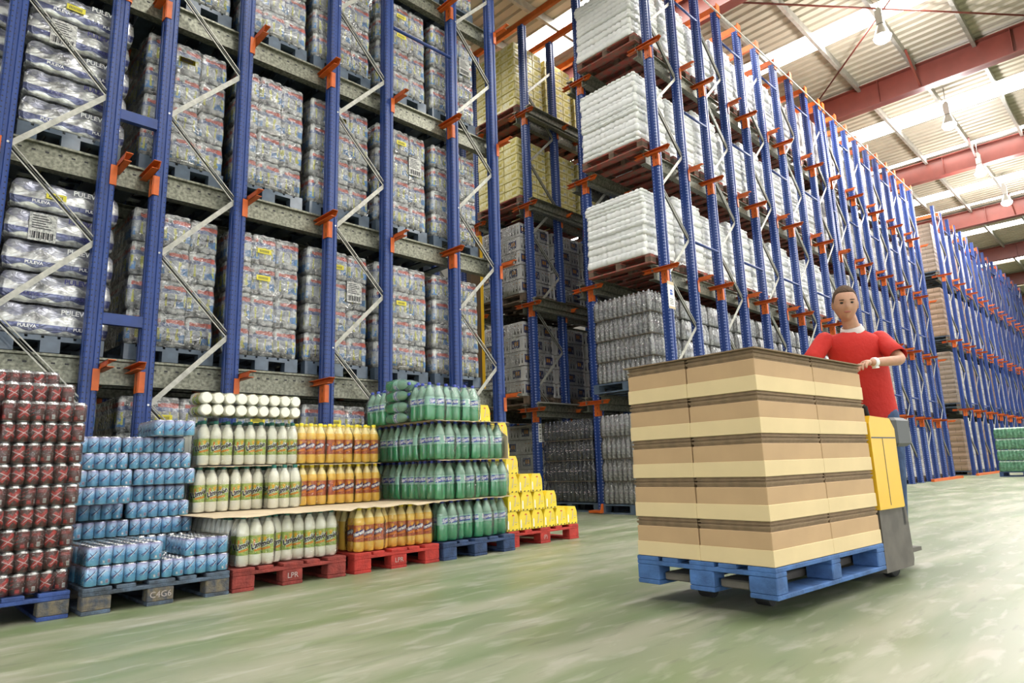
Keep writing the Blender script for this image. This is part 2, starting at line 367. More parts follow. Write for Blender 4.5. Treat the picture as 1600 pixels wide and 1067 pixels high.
def brace_mesh(w, up_):
    # a C section: the flat back shows on one lean, the open side with its two lips on the other
    b = MB(); z = .715 if up_ else -.715
    if up_: b.bar((.045, -.02, 0), (w-.045, -.02, z), .006, .046)
    else:
        a = Vector((.045, 0, 0)); c = Vector((w-.045, 0, z)); d = (c-a).normalized(); n = Vector((-d.z, 0, d.x))
        for q in (-.022, .022): b.bar(a+n*q-Vector((0, .02, 0)), c+n*q-Vector((0, .02, 0)), .010, .010)
        b.bar(a+n*0, c+n*0, .044, .006, 2)
    b.tube((.03, -.07, 0), (.03, -.05, 0), .01, 6, 1)
    return b.mesh('brace', ['zinc', 'bolt', 'zinc_shade'])
M['zinc_shade'] = mat('shaded_zinc_channel', (.10, .10, .085), .6, .3)  # shade inside the open channel, painted as a darker zinc
BR = {}
def frame(label, x, y, w_, levels, group, hole='blue', top=TOP, upm=None, flip=False):
    t = thing('rack_frame', label, 'rack frame', (x, y, 0), group=group)
    um = upm or UP[hole]
    ob('upright', um, t); ob('upright', um, t, (w_, 0, 0))
    if w_ not in BR: BR[w_] = (brace_mesh(w_, True), brace_mesh(w_, False))
    # the lacing zigzags between the two uprights; on every other frame it starts from the other side
    z = -.04; side = 1 if flip else 0
    while z+.715 < top-.05:
        if z > .1: ob('brace', BR[w_][0] if side == 0 else BR[w_][1], t, (0, 0, z if side == 0 else z+.715))
        z += .715; side = 1-side
    for z in levels:
        ob('bracket', BRK[-1], t, (0, 0, z)); ob('bracket', BRK[1], t, (w_, 0, z))
    return t
LX = [.60, 1.81, 3.64, 5.50]; LW = .77
nm = ['first', 'second', 'third', 'fourth']
for i, x in enumerate(LX):
    frame('%s blue rack frame from the left edge, in front of the bottled water loads' % nm[i], x, YL, LW, ZL, 'frames of the water rack', flip=i % 2 == 0)
for i, x in enumerate(LX):
    frame('%s blue rack frame from the left, deep behind the bottled water loads' % nm[i], x, YL+1.42, LW, ZL, 'inner frames of the water rack')
RXs = [8.44, 10.13, 11.80, 13.48, 15.15, 16.23, 17.82, 19.49, 21.18, 22.92]; RW = .81
for i, x in enumerate(RXs):
    lab = ('%s blue rack frame from the left in the front row of the white sack rack' % NTH[i]) if i < 9 else 'last blue rack frame at the far end of the white sack rack front row'
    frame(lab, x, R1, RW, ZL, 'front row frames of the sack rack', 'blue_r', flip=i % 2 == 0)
for r, (y, nme, cnt) in enumerate(((R2, 'second row', 5), (R3, 'third row', 5), (R4, 'fourth row', 3), (R4+1.4, 'fifth row', 2))):
    for i in range(cnt):
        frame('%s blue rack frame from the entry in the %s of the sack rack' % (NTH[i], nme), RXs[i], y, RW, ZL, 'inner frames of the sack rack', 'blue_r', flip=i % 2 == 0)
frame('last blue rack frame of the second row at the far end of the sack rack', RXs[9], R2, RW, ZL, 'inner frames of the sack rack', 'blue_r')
WL = [2.157, 4.512, 6.866]
FXs = [26.65+2.06*i for i in range(9)]
for i, x in enumerate(FXs):
    frame('%s blue rack frame of the far rack beyond the cross aisle' % NTH[i], x, 5.14, .98, WL, 'frames of the far rack', upm=UPF, top=9.5)
for i in range(2):
    frame('%s blue rack frame in the second row of the far rack' % NTH[i], FXs[i], 6.55, .98, WL, 'frames of the far rack', upm=UPF, top=9.5)

# rails carrying the pallets
def rail_mesh(L, s):
    # s=+1: shelf lip points to +Y
    b = MB(); p = [(0, -.115), (0, -.12), (s*.10, -.12), (s*.10, -.112), (s*.008, -.112), (s*.008, -.02), (s*.045, -.012), (s*.045, .10), (s*.11, .112), (s*.11, .12), (s*.0, .12), (s*.0, .10), (s*.037, .094), (s*.037, -.004), (0, -.012)]
    if s < 0: p = p[::-1]
    b.prism(p, 'x', 0, L)
    n = int(L/.1)
    for i in range(n): b.box(i*.1+.02, i*.1+.05, s*.0365-.0008, s*.0365+.0008, .035, .05, 1)
    return b.mesh('pallet_rail', ['galv', 'ink'])
def rail(label, x, y, z, L, s, group):
    o = thing('pallet_rail', label, 'rack rail', (x, y, z), group=group, me=rail_mesh(L, s)); return o
lvl = ['lowest', 'second', 'third', 'top']
for i, z in enumerate(ZL):
    rail('long grey steel rail under the %s raised tier of bottled water, near side' % lvl[i], -.6, YL+.12, z+.01, 6.98, 1, 'rails of the water rack')
    rail('grey steel rail at the back of the %s raised tier of bottled water' % lvl[i], -.6, YL+1.30, z+.01, 6.98, -1, 'rails of the water rack')
    rail('long grey rail at the front of the sack rack, %s raised tier' % lvl[i], 8.32, R1+.12, z+.01, 15.6, 1, 'rails of the sack rack')
    rail('grey rail on the inner side of the first sack lane, %s raised tier' % lvl[i], 8.32, R2-.12, z+.01, 15.6, -1, 'rails of the sack rack')
    rail('grey rail on the near side of the empty second lane, %s raised tier' % lvl[i], 8.32, R2+.12, z+.01, 8.3, 1, 'rails of the sack rack')
    rail('grey rail on the inner side of the empty second lane, %s raised tier' % lvl[i], 8.32, R3-.12, z+.01, 8.3, -1, 'rails of the sack rack')
    rail('grey rail on the near side of the carton lane, %s raised tier' % lvl[i], 8.32, R3+.12, z+.01, 8.3, 1, 'rails of the sack rack')
    rail('grey rail on the inner side of the carton lane, %s raised tier' % lvl[i], 8.32, R4-.12, z+.01, 8.3, -1, 'rails of the sack rack')
for i, z in enumerate(WL):
    rail('grey rail on the near side of the far rack, %s raised tier' % lvl[i], 26.5, R1+.12, z+.01, 17.5, 1, 'rails of the far rack')
    rail('grey rail on the inner side of the far rack, %s raised tier' % lvl[i], 26.5, R2-.12, z+.01, 17.5, -1, 'rails of the far rack')
# blue spacer tubes between neighbouring frames
def spacer(label, x0, x1, y, z, group, r=.022):
    b = MB(); b.tube((0, 0, 0), (x1-x0, 0, 0), r, 8); thing('spacer_tube', label, 'spacer bar', (x0, y-.045, z), group=group, me=b.mesh('spacer_tube', ['blue_plain']))
hn = ['at knee height', 'below the second tier', 'below the third tier', 'near the top']
for k, z in enumerate((2.14, 4.1, 6.4, 8.5)):
    b = MB(); b.box(0, LX[1]-LX[0]-LW-.124, -.03, .03, -.05, .05)
    thing('spacer_bar', '%s blue crossbar up, between the leftmost pair of close uprights' % NTH[k], 'spacer bar', (LX[0]+LW+.062, YL-.02, z), group='crossbars of the water rack', me=b.mesh('spacer_bar', ['blue_plain']))
    if k in (2, 3):
        for j in (1, 2): spacer('%s thin blue tube up between the %s and %s frames of the water rack' % (NTH[k-2], nm[j], nm[j+1]), LX[j]+LW+.062, LX[j+1]-.062, YL, z+.1, 'crossbars of the water rack')
    for j in range(len(RXs)-1):
        a, c = RXs[j]+RW+.062, RXs[j+1]-.062
        if c-a > .05: spacer('%s blue tube up between the %s and %s frames of the sack rack' % (NTH[k], NTH[j], NTH[j+1]), a, c, R1, z+.12, 'spacer tubes of the sack rack')
    for j in range(8):
        spacer('%s blue tube up between the %s and %s frames of the far rack' % (NTH[k], NTH[j], NTH[j+1]), FXs[j]+.98+.062, FXs[j+1]-.062, R1, z+.3, 'spacer tubes of the far rack')
# orange ties over the tops
b = MB(); b.box(-.035, .035, R1-.05, 12.6, -.06, .06); b.box(-.064, .064, R1-.08, R1-.066, -.2, .08); tie = b.mesh('top_tie', ['orange'])
for j, x in enumerate(RXs):
    thing('top_tie', 'orange tie beam over the near upright of the %s frame of the sack rack' % NTH[j], 'rack beam', (x, 0, TOP+.07), group='orange ties over the racks', me=tie)
    thing('top_tie', 'orange tie beam over the far upright of the %s frame of the sack rack' % NTH[j], 'rack beam', (x+RW, 0, TOP+.07), group='orange ties over the racks', me=tie)
for j, x in enumerate(FXs):
    thing('top_tie', 'orange tie beam over the %s frame of the far rack' % NTH[j], 'rack beam', (x+.5, 0, 9.3), group='orange ties over the racks', me=tie)
b = MB(); b.box(0, RXs[-1]+RW-RXs[0], -.012, .012, -.012, .012)
thing('top_bar', 'thin grey bar along the very top of the sack rack front row', 'rack beam', (RXs[0], R1-.09, TOP-.06), me=b.mesh('top_bar', ['zinc']))
# bolted foot guards
fg = MB(); fg.box(-.1, .1, -.12, .1, .012, .05); fg.prism([(-.1, .012), (-.02, .012), (-.02, .13), (-.06, .15)], 'y', -.16, -.12); fgm = fg.mesh('foot_guard', ['orange'])
thing('foot_guard', 'small orange metal foot at the base of the upright behind the cardboard load', 'foot guard', (RXs[0]-.16, R2, 0), me=fgm)
b = MB(); b.box(0, 3.3, -.06, .02, 0, .07); thing('floor_guide', 'orange guide rail on the floor at the end of the sack rack', 'guide rail', (20.8, R1-.14, 0), me=b.mesh('floor_guide', ['orange']))
b = MB(); b.box(0, 8, -.06, .02, 0, .07); thing('floor_guide', 'orange guide rail on the floor along the far rack', 'guide rail', (26.2, R1-.14, 0), me=b.mesh('floor_guide', ['orange']))
# orange tie + grey tie seen across the carton lane fronts
for z, l in ((ZL[0], 'lowest'), (ZL[1], 'second'), (ZL[2], 'third'), (ZL[3], 'top')):
    b = MB(); b.box(0, 1.75, -.02, .02, -.045, .045)
    thing('side_bar', 'grey flat bar bolted outside the carton lane at the %s arms' % l, 'rack beam', (RXs[0]-.05, R3-.1, z+.12), group='flat bars by the carton lane', me=b.mesh('side_bar', ['zinc']))
# yellow mast between the racks
M['yellow'] = mat('yellow_enamel', (.80, .47, .02), .35)
M['brown'] = mat('brown_post', (.10, .06, .03), .6)
t = thing('lift_mast', 'tall yellow and brown mast standing in the gap beside the water rack', 'lift mast', (7.72, 8.5, 0))
b = MB(); b.box(-.05, .02, -.05, .05, 0, 4.9); ob('mast_channel', b.mesh('mast_channel', ['yellow']), t)
b = MB(); b.box(-.28, -.06, -.06, .06, 0, 4.85); ob('mast_frame', b.mesh('mast_frame', ['brown']), t)
# signs and stickers fixed on the uprights
def lines_on(b, x0, x1, z0, z1, n, y, mi):
    for i in range(n):
        xx = x0+(x1-x0)*i/n; b.box(xx, xx+(x1-x0)/n*(.3+.5*random.random()), y-.001, y, z0, z1, mi)
def sign(label, x, y, z, w_, h_, kind):
    b = MB(); b.box(-w_/2, w_/2, -.006, 0, 0, h_, 0)
    if kind == 'sheet':
        b.box(-w_/2, w_/2, -.0075, -.006, h_*.88, h_, 2); b.box(-w_/2, w_/2, -.0075, -.006, 0, h_*.08, 2)
        V, F = sun(.03, .05, 5); b.add([(p[0], -.008, h_*.62+p[1]) for p in V], F, 3)
        b.box(-.035, .035, -.0075, -.006, h_*.5, h_*.6, 3)
        for k in range(4): b.box(-w_*.3, w_*.25, -.0075, -.006, h_*(.16+.06*k), h_*(.18+.06*k), 1)
    else: 
        for k in range(9): b.box(-w_*.32, w_*.32, -.0075, -.006, h_*(.08+.1*k), h_*(.11+.1*k+.03*(k % 2)), 1)
    thing('wall_sign' if kind == 'sheet' else 'barcode_label', label, 'sign' if kind == 'sheet' else 'label', (x, y-.068, z), me=b.mesh('sign', ['paper_w', 'ink', 'card', 'label_blue']))
M['paper_w'] = mat('white_paper', (.78, .77, .72), .6); M['label_blue'] = mat('blue_print', (.05, .12, .45), .5)
sign('white notice sheet with a blue emblem on the first upright of the sack rack', RXs[0], R1, 2.98, .17, .42, 'sheet')
sign('small pale notice sheet on an upright above the man, seen past his shoulder', RXs[2]+RW, R1, 1.75, .16, .34, 'sheet')
sign('white barcode label on the upright behind the cardboard load', RXs[0], R2, 1.15, .075, .3, 'bar')
sign('grey barcode label on the third row upright of the dim lane', RXs[0], R3, 1.15, .075, .32, 'bar')
sign('tiny white barcode label on the first upright of the far rack', FXs[0], R1, 1.6, .12, .3, 'bar')

# ------------------------------------------------------------------ pallets
def pallet_parts(t, wx, dy, top, block, deck=5, mark=None, bottom=None):
    """wx wide along X, dy deep along Y, boards on top run along Y; origin at the front left corner"""
    n = deck; bw = .135; xs = [0]+[(wx-bw)*i/(n-1) for i in range(1, n)]
    for i, x in enumerate(xs):
        bb = .145 if i in (0, n//2, n-1) else .1
        x = min(x, wx-bb); b = MB(); b.cbox(x, x+bb, 0, dy, .122, .144, .003); ob('top_board', b.mesh('top_board', [top]), t)
    for y in (0, dy/2-.05, dy-.1):
        b = MB(); b.cbox(0, wx, y, y+.1, .1, .122, .003); ob('cross_board', b.mesh('cross_board', [top]), t)
    for i, x in enumerate((0, wx/2-.072, wx-.145)):
        for y in (0, dy/2-.05, dy-.1):
            b = MB(); b.cbox(x, x+.145, y, y+.1, .022, .1, .005); o = ob('block', b.mesh('block', [block]), t)
            if mark and i == 1 and y == 0:
                V, F = text_polys(mark, .05); m_ = MB(); m_.add([(x+.072+p[0], -.0015, .06+p[1]) for p in V], F)
                ob('stencil', m_.mesh('stencil', ['stencil']), o)
        b = MB(); b.cbox(x, x+.145, 0, dy, 0, .022, .003); ob('bottom_board', b.mesh('bottom_board', [bottom or top]), t)
M['stencil'] = mat('faded_stencil_paint', (.42, .36, .34), .7)
def floor_pallet(label, x, y, wx, dy, top, block, mark=None, rz=0, z=0, deck=5):
    t = thing('pallet', label, 'pallet', (x, y, z), rz); pallet_parts(t, wx, dy, top, block, deck, mark); return t
PZ = .146
floor_pallet('blue pallet under the stack of dark red can packs at the left edge', .12, 4.47, .82, 1.2, 'wood_blue2', 'wood_bare')
floor_pallet('worn grey-blue pallet with a stencilled block under the light blue cans', .99, 4.43, .81, 1.2, 'wood_blue', 'wood_bare', 'C4G6')
floor_pallet('faded dark red pallet under the white lemon drink bottles', 1.82, 4.43, .82, 1.2, 'wood_red', 'wood_red', 'LPR')
floor_pallet('bright red pallet under the orange drink bottles', 2.71, 4.43, .79, 1.2, 'wood_red2', 'wood_red2', 'LPR')
floor_pallet('navy blue pallet under the green bottle stack', 3.535, 4.42, .83, 1.2, 'wood_navy', 'wood_navy')
floor_pallet('red pallet under the stepped pile of yellow cartons', 4.42, 4.56, 1.01, 1.2, 'wood_red2', 'wood_red2', '(P)')

def joined_pallet(wx, dy, m, m2):
    b = MB()
    for i in range(7):
        x = (wx-.095)*i/6; b.box(x, x+.095, 0, dy, .122, .144)
    for y in (0, dy/2-.05, dy-.1): b.box(0, wx, y, y+.1, .1, .122)
    for x in (0, wx/2-.072, wx-.145):
        for y in (0, dy/2-.05, dy-.1): b.box(x, x+.145, y, y+.1, .022, .1, 1)
        b.box(x, x+.145, 0, dy, 0, .022)
    return b.mesh('rack_pallet', [m, m2])
PAL = {k: joined_pallet(*a) for k, a in {'red': (.8, 1.2, 'wood_redrack', 'wood_brown'), 'brown': (.82, 1.2, 'wood_brown', 'wood_brown'),
       'blue': (.8, 1.2, 'plas_blue', 'plas_blue'), 'far': (.95, 1.2, 'plas_blue', 'wood_brown')}.items()}
def rack_pallet(kind, label, x, y, z, group): return thing('pallet', label, 'pallet', (x, y, z), group=group, me=PAL[kind])

# ------------------------------------------------------------------ bumpy outlines (rows of round things under film)
def outline(nx, ny, p, a, x0=0, y0=0, q=3, ins=0):
    pts = []; W, H = nx*p, ny*p
    def side(n, f):
        for i in range(n):
            for j in range(q):
                t = (i+j/q)*p; d = a*(1-abs(sin(pi*j/q))) ; pts.append(f(t, d+ins))
    side(nx, lambda t, d: (x0+min(max(t, d), W-d), y0+d)); side(ny, lambda t, d: (x0+W-d, y0+min(max(t, d), H-d)))
    side(nx, lambda t, d: (x0+W-min(max(t, d), W-d), y0+H-d)); side(ny, lambda t, d: (x0+d, y0+H-min(max(t, d), H-d)))
    return pts
def bumpy(b, nx, ny, p, levels, mi=0, x0=0, y0=0, jit=0, q=3, mis=None):
    """levels: (z, inset, amplitude)"""
    rings = []
    for z, ins, a in levels:
        rings.append([(px+random.uniform(-jit, jit), py+random.uniform(-jit, jit), z) for px, py in outline(nx, ny, p, a, x0, y0, q, ins)])
    return b.loft(rings, mi, True, True, mis=mis)

# ------------------------------------------------------------------ cans
M['film'] = film('clear_shrink_film', .018, .12, 22, .55, 1.22)
M['canred'] = mat('dark_maroon_can_print', (.12, .015, .013), .35, .2, var=.75, vscale=45, coat=.5, col2=(.05, .035, .03))
M['cangrey'] = mat('dull_can_shade_print', (.10, .075, .065), .35, .3)
M['red'] = mat('bright_red_print', (.42, .03, .025), .4)
M['dullred'] = mat('dull_red_print', (.24, .03, .025), .4)
M['cantop'] = mat('aluminium_rim', (.62, .62, .62), .25, .9)
M['codewhite'] = mat('barcode_patch', (.62, .60, .57), .5)
M['silver'] = mat('silver_print', (.55, .55, .55), .3, .5)
def canblue():
    m = mat('light_blue_can_print', (.1, .4, .65), .3, .15, coat=.4); nt = m.node_tree; N = nt.nodes; L = nt.links
    t = N.new('ShaderNodeTexCoord'); s = N.new('ShaderNodeSeparateXYZ'); L.new(t.outputs['Object'], s.inputs[0])
    n = N.new('ShaderNodeTexNoise'); n.inputs['Scale'].default_value = 40; L.new(t.outputs['Object'], n.inputs['Vector'])
    f = mathn(N, L, 'ADD', mathn(N, L, 'DIVIDE', s.outputs[2], .108), mathn(N, L, 'MULTIPLY', n.outputs[0], .25))
    r = N.new('ShaderNodeValToRGB'); L.new(f, r.inputs[0]); e = r.color_ramp.elements
    e[0].position = .15; e[0].color = (.22, .56, .74, 1); e[1].position = .55; e[1].color = (.13, .40, .68, 1)
    x = e.new(.78); x.color = (.32, .58, .80, 1); x = e.new(1.0); x.color = (.44, .52, .74, 1)
    L.new(r.outputs[0], nt.nodes['Principled BSDF'].inputs['Base Color']); return m
M['canblue'] = canblue(); M['violet'] = mat('violet_ink', (.06, .05, .2), .4); M['pinkcode'] = mat('pale_pink_patch', (.66, .52, .62), .5)
M['lilac'] = mat('lilac_can_neck', (.40, .40, .62), .3, .5)
CR = .0325
def can_mesh(kind):
    b = MB(); H = .113 if kind == 'red' else .108
    b.lathe([(CR-.006, .0), (CR-.002, .004), (CR, .010), (CR, H-.014), (CR-.005, H-.004), (CR-.006, H), (CR-.010, H), (CR-.010, H-.006)], 14,
            mis=[2, 0, 0, 1 if kind == 'blue' else 2, 2, 2, 2])
    R = CR+.0004
    def put(V, F, th, z, mi, tilt=0, dr=0): b.add(*bent(V, F, R+dr, th, z, tilt), mi)
    th = -pi/2                                                      # logo face towards -Y, code face turned away
    if kind == 'red':
        h = pi/2
        put(*strip(.044, .0105), th, .056, 3, tilt=-.62+h, dr=.0002); put(*strip(.034, .0085), th, .052, 3, tilt=.8+h, dr=.0004)
        put(*strip(.036, .0013, 10, 1), th, .052, 4, tilt=-.45, dr=.0008); put(*strip(.030, .0012, 10, 1), th, .05, 4, tilt=.75, dr=.0009)
        for k in range(3): put(*strip(.016, .002, 6, 1), th+pi*.5, .035+.02*k, 3, tilt=.3, dr=.0003)
        put(*rect(.008, .024, -.012, .012, 3), th+pi, .028, 5); put(*rect(-.026, -.006, -.012, .006, 3), th+pi, .026, 3)
        for k in range(5): put(*rect(.0095+.003*k, .011+.003*k, -.009, .009, 1), th+pi, .028, 6, dr=.0002)
        put(*rect(-.022, .022, -.006, .010, 5), th+pi, .078, 7)
    else:
        h = pi/2
        for t0, q in ((th, .0), (th+pi*.75, .004)):
            put(*strip(.036, .0022, 10, 2), t0, .056+q, 3, tilt=-.75+h, dr=.0002); put(*strip(.018, .0018, 8, 2), t0, .060+q, 3, tilt=.7+h, dr=.0003)
            put(*strip(.034, .0012, 10, 1), t0+.28, .060, 4, tilt=-.75+h, dr=.0004); put(*strip(.016, .0022, 6, 1), t0-.5, .046, 3, tilt=.6, dr=.0002)
        put(*rect(.006, .022, -.009, .011, 3), th+pi, .024, 5); put(*rect(-.018, -.008, -.006, .008, 3), th+pi, .022, 4, tilt=.2)
        for k in range(4): put(*rect(.008+.003*k, .0093+.003*k, -.006, .008, 1), th+pi, .024, 3, dr=.0002)
    return b.mesh('can', {'red': ['canred', 'cangrey', 'cantop', 'red', 'codewhite', 'codewhite', 'ink', 'dullred'], 'blue': ['canblue', 'lilac', 'cantop', 'violet', 'white', 'pinkcode', 'ink']}[kind])
CANH = {'red': .1155, 'blue': .1095}
canm = {k: can_mesh(k) for k in ('red', 'blue')}
def film_block(nx, ny, p, h, jit=.0015):
    b = MB(); bumpy(b, nx, ny, p, [(.001, .012, .004), (.008, -.002, .006), (h*.5, -.003, .008), (h-.012, -.003, .006), (h+.001, .010, .004)], x0=-p/2, y0=-p/2, jit=jit)
    return b.mesh('shrink_film', ['film'])
PC = .0662
def pack_proto(kind, nx, ny, flip):
    t = thing('can_pack', 'x', 'can pack', (0, 0, -50))
    for i in range(nx):
        for j in range(ny): ob('can', canm[kind], t, (i*PC, j*PC, 0), (0, 0, random.uniform(-.5, .5)+(pi if (flip + (random.random() < (.1 if kind == 'red' else .45))) % 2 else 0)))
    ob('shrink_film', film_block(nx, ny, PC, CANH[kind]-.002), t)
    return t
PROT = {}
def can_pack(kind, nx, ny, flip, label, x, y, z, rz=0, group=None):
    k = (kind, nx, ny, flip)
    if k not in PROT: PROT[k] = pack_proto(*k); o = PROT[k]; o['label'] = label; o.location = (x, y, z); o.rotation_euler = (0, 0, rz); o['group'] = group; return o
    return dup(PROT[k], label, (x, y, z), rz, group)
# a whole pack as one plain mesh, for the rows hidden behind the front ones
def hidden_pack(kind, nx, ny):
    b = MB(); H = CANH[kind]
    for i in range(nx):
        for j in range(ny):
            b.lathe([(CR-.004, 0), (CR, .008), (CR, H-.014), (CR-.006, H-.002)], 8, T=Matrix.Translation((i*PC, j*PC, 0)), mis=[0, 0, 1])
    return b.mesh('rear_pack', ['canred' if kind == 'red' else 'canblue', 'cantop'])
HID = {k: hidden_pack(k, 6, 4) for k in ('red', 'blue')}
# dark red cans, eleven layers
G1 = 'dark red can packs at the left edge'
for r in range(11):
    z = PZ+r*CANH['red']; xr = .935 if r < 9 else (.88 if r == 9 else .86); y = 4.49 + (.0 if r < 9 else .10+.36*(r-9))
    x = xr-6*PC+CR+.004*(r % 2)+random.uniform(-.004, .004)+ (.002*r)
    side = 'barcodes showing' if r % 2 == 0 else 'red X marks showing'
    can_pack('red', 6, 4, (r+1) % 2, 'dark red can pack, %s, %s layer up, right end of its stack' % (side, ORD[r]), x, y+CR, z, 0, G1)
    thing('can_pack', 'dark red can pack, %s, %s layer up, at the picture edge' % (side, ORD[r]), 'can pack', (x-6*PC-.006, y+CR+.01, z), group=G1, me=HID['red'])
    for j, xx in enumerate((x, x-6*PC-.006)):
        thing('can_pack', 'dark red can pack behind the front one, %s layer up, %s side' % (ORD[r], ('right', 'left')[j]), 'can pack', (xx, y+CR+4*PC+.012, z), group=G1, me=HID['red'])
# light blue cans, nine layers, some packs pulled forward
G2 = 'light blue can packs'
def blue(x, y, r, lab, nx=6, ny=4, flip=0, rz=0): can_pack('blue', nx, ny, flip, 'light blue pack of cans, '+lab, x+CR, y+CR, PZ+.002+r*CANH['blue'], rz, G2)
def blueh(x, y, r, lab): thing('can_pack', 'light blue pack of cans '+lab, 'can pack', (x+CR, y+CR, PZ+.002+r*CANH['blue']), group=G2, me=HID['blue'])
blue(1.0, 4.44, 0, 'bottom layer, front left', flip=1); blue(1.40, 4.44, 0, 'bottom layer, front right', flip=1)
blue(1.005, 4.45, 1, 'second layer, front left, standing forward', flip=1); blue(1.53, 4.445, 1, 'second layer at the front right, turned end on', 4, 6)
for r in (0, 1):
    for j in (0, 1):
        for k in (1, 2, 3): 
            if r == 1 and j == 1 and k == 1: continue
            blueh(1.0+.4*j, 4.44+.27*k+.02, r, 'behind the front ones, %s layer, %s column' % (ORD[r], NTH[3*j+k]))
rows = {2: (.965, 5.02, 1), 3: (.95, 5.06, 1), 4: (.93, 5.10, 0), 5: (.965, 5.02, 1), 6: (.935, 5.03, 0), 7: (.895, 5.06, 1)}
for r, (x, y, fl) in rows.items():
    for j in (0, 1):
        xx, yy = x+.402*j, y
        if r == 4 and j == 0: xx, yy = x-.02, y-.27
        if r == 3 and j == 0: yy += .05
        lab = '%s layer up, %s' % (ORD[r], 'left half' if j == 0 else 'right half')
        if r == 4 and j == 0: lab = 'fifth layer up, pulled out so that its lids show'
        blue(xx, yy, r, lab, flip=fl)
        blueh(xx, min(yy+.28, 5.36), r, 'behind the front ones, %s layer, %s half' % (ORD[r], ('left', 'right')[j])) if yy > 4.9 else blueh(xx+.02, yy+.29, r, 'behind the pulled out one')
blue(1.44, 4.90, 8, 'topmost of the stack, alone and turned end on', 4, 6)

# ------------------------------------------------------------------ bottles
M['milkwhite'] = mat('cloudy_white_drink', (.88, .865, .74), .3, coat=.6)
M['clearwhite'] = mat('clear_neck_cloudy', (.78, .79, .70), .2, coat=.8)
M['teal'] = mat('dark_teal_cap', (.02, .16, .12), .4)
M['orangejuice'] = mat('orange_drink', (.94, .62, .10), .3, coat=.6)
M['palejuice'] = mat('clear_neck_orange', (.95, .80, .38), .2, coat=.8)
M['yellowcap'] = mat('yellow_cap', (.92, .76, .04), .4)
M['limelabel'] = mat('lime_label_print', (.52, .58, .14), .45, var=.5, vscale=60, col2=(.24, .40, .07), coat=.3)
M['orangelabel'] = mat('orange_label_print', (.62, .17, .05), .45, var=.4, vscale=50, col2=(.42, .08, .04), coat=.3)
M['sunprint'] = mat('sun_print', (.90, .47, .03), .45); M['orangeprint'] = mat('orange_print', (.80, .27, .02), .45)
M['navyprint'] = mat('navy_print', (.03, .03, .18), .45)
M['green'] = mat('green_bottle_plastic', (.07, .50, .22), .15, coat=1, trans=.3)
M['greenclear'] = mat('empty_green_plastic', (.38, .66, .50), .12, coat=1, trans=.35)
M['bluecap'] = mat('blue_cap', (.05, .08, .42), .4)
M['greenlabel'] = mat('pale_green_label_band', (.33, .60, .50), .4, coat=.4); M['blueprint'] = mat('blue_blot_print', (.03, .06, .45), .4)
def bottle_meshes(kind):
    if kind in ('lemon', 'orange'):
        R, H = .0425, .325
        prof = [(R*.82, 0), (R, .012), (R, .065), (R*.94, .07), (R*.94, .195), (R, .2), (R, .215), (R*.93, .245), (R*.62, .278), (R*.40, .297), (R*.38, .310)]
        cap = [(R*.41, .302), (R*.43, .304), (R*.43, .324), (R*.38, .327)]
        mats = ['milkwhite', 'clearwhite'] if kind == 'lemon' else ['orangejuice', 'palejuice']
        body = MB(); body.lathe(prof, 14, mis=[0]*6+[0, 0 if kind == 'lemon' else 1, 1, 1])
        lab = MB(); RL = R*.955; lab.lathe([(RL, .072), (RL, .193)], 16, 0, cap=False)
        txt = 'Limón' if kind == 'lemon' else 'Naranja'
        V, F = text_polys(txt, .047 if kind == 'lemon' else .034, .12, .002); V2, F2 = text_polys(txt, .047 if kind == 'lemon' else .034, .12, .0055)
        for th in (-pi/2-.5, pi/2-.5):
            lab.add(*bent(*sun(.026, .042, 8), RL+.0003, th, .146), 1)
            lab.add(*bent(*rect(-.036, .036, -.007, .005, 6), RL+.0004, th+.05, .104, .2), 2)
            if kind == 'orange': lab.add(*bent(*rect(-.040, .038, -.017, .017, 6), RL+.0005, th, .136, .34), 3)
            lab.add(*bent(V2, F2, RL+.0007, th, .136, .34), 4 if kind == 'lemon' else 3); lab.add(*bent(V, F, RL+.0011, th, .136, .34), 3 if kind == 'lemon' else 4)
        lab.add(*bent(*rect(.004, .018, -.02, .004, 3), RL+.0004, 0, .13), 4); lab.add(*bent(*rect(.003, .016, -.02, .02, 3), RL+.0004, pi, .15), 2)
        lm = lab.mesh('label', ['limelabel' if kind == 'lemon' else 'orangelabel', 'sunprint', 'orangeprint', 'navyprint' if kind == 'orange' else 'ink', 'white'])
        capm = 'teal' if kind == 'lemon' else 'yellowcap'
    else:
        R, H = .049, .325; mats = ['green', 'greenclear']
        prof = [(R*.7, 0), (R*.95, .01), (R, .03), (R, .128), (R*.985, .132), (R*.985, .203), (R, .208), (R*.95, .225), (R*.70, .262), (R*.40, .290), (R*.30, .305), (R*.28, .312)]
        body = MB(); body.lathe(prof, 14, mis=[0]*3+[1]*8)
        cap = [(R*.30, .306), (R*.32, .308), (R*.32, .328), (R*.27, .331)]
        lab = MB(); RL = R*1.0; lab.lathe([(RL, .132), (RL, .203)], 16, 0, cap=False)
        V, F = text_polys('Sprite', .042, .25, .0016)
        for th in (-pi/2-.5, pi/2-.5):
            lab.add(*bent(*rect(-.046, .046, -.022, .020, 6), RL+.0004, th, .168, .10), 1); lab.add(*bent(*sun(.018, .023, 7), RL+.0006, th+.3, .162), 1)
            lab.add(*bent(V, F, RL+.001, th, .170, .15), 2)
        lab.add(*bent(*rect(-.014, .014, -.02, .02, 3), RL+.0004, 0, .177), 2)
        lm = lab.mesh('label', ['greenlabel', 'blueprint', 'white']); capm = 'bluecap'
    cb = MB(); cb.lathe(cap, 10)
    return body.mesh('bottle', mats), cb.mesh('cap', [capm]), lm, R, H
BOT = {k: bottle_meshes(k) for k in ('lemon', 'orange', 'green')}
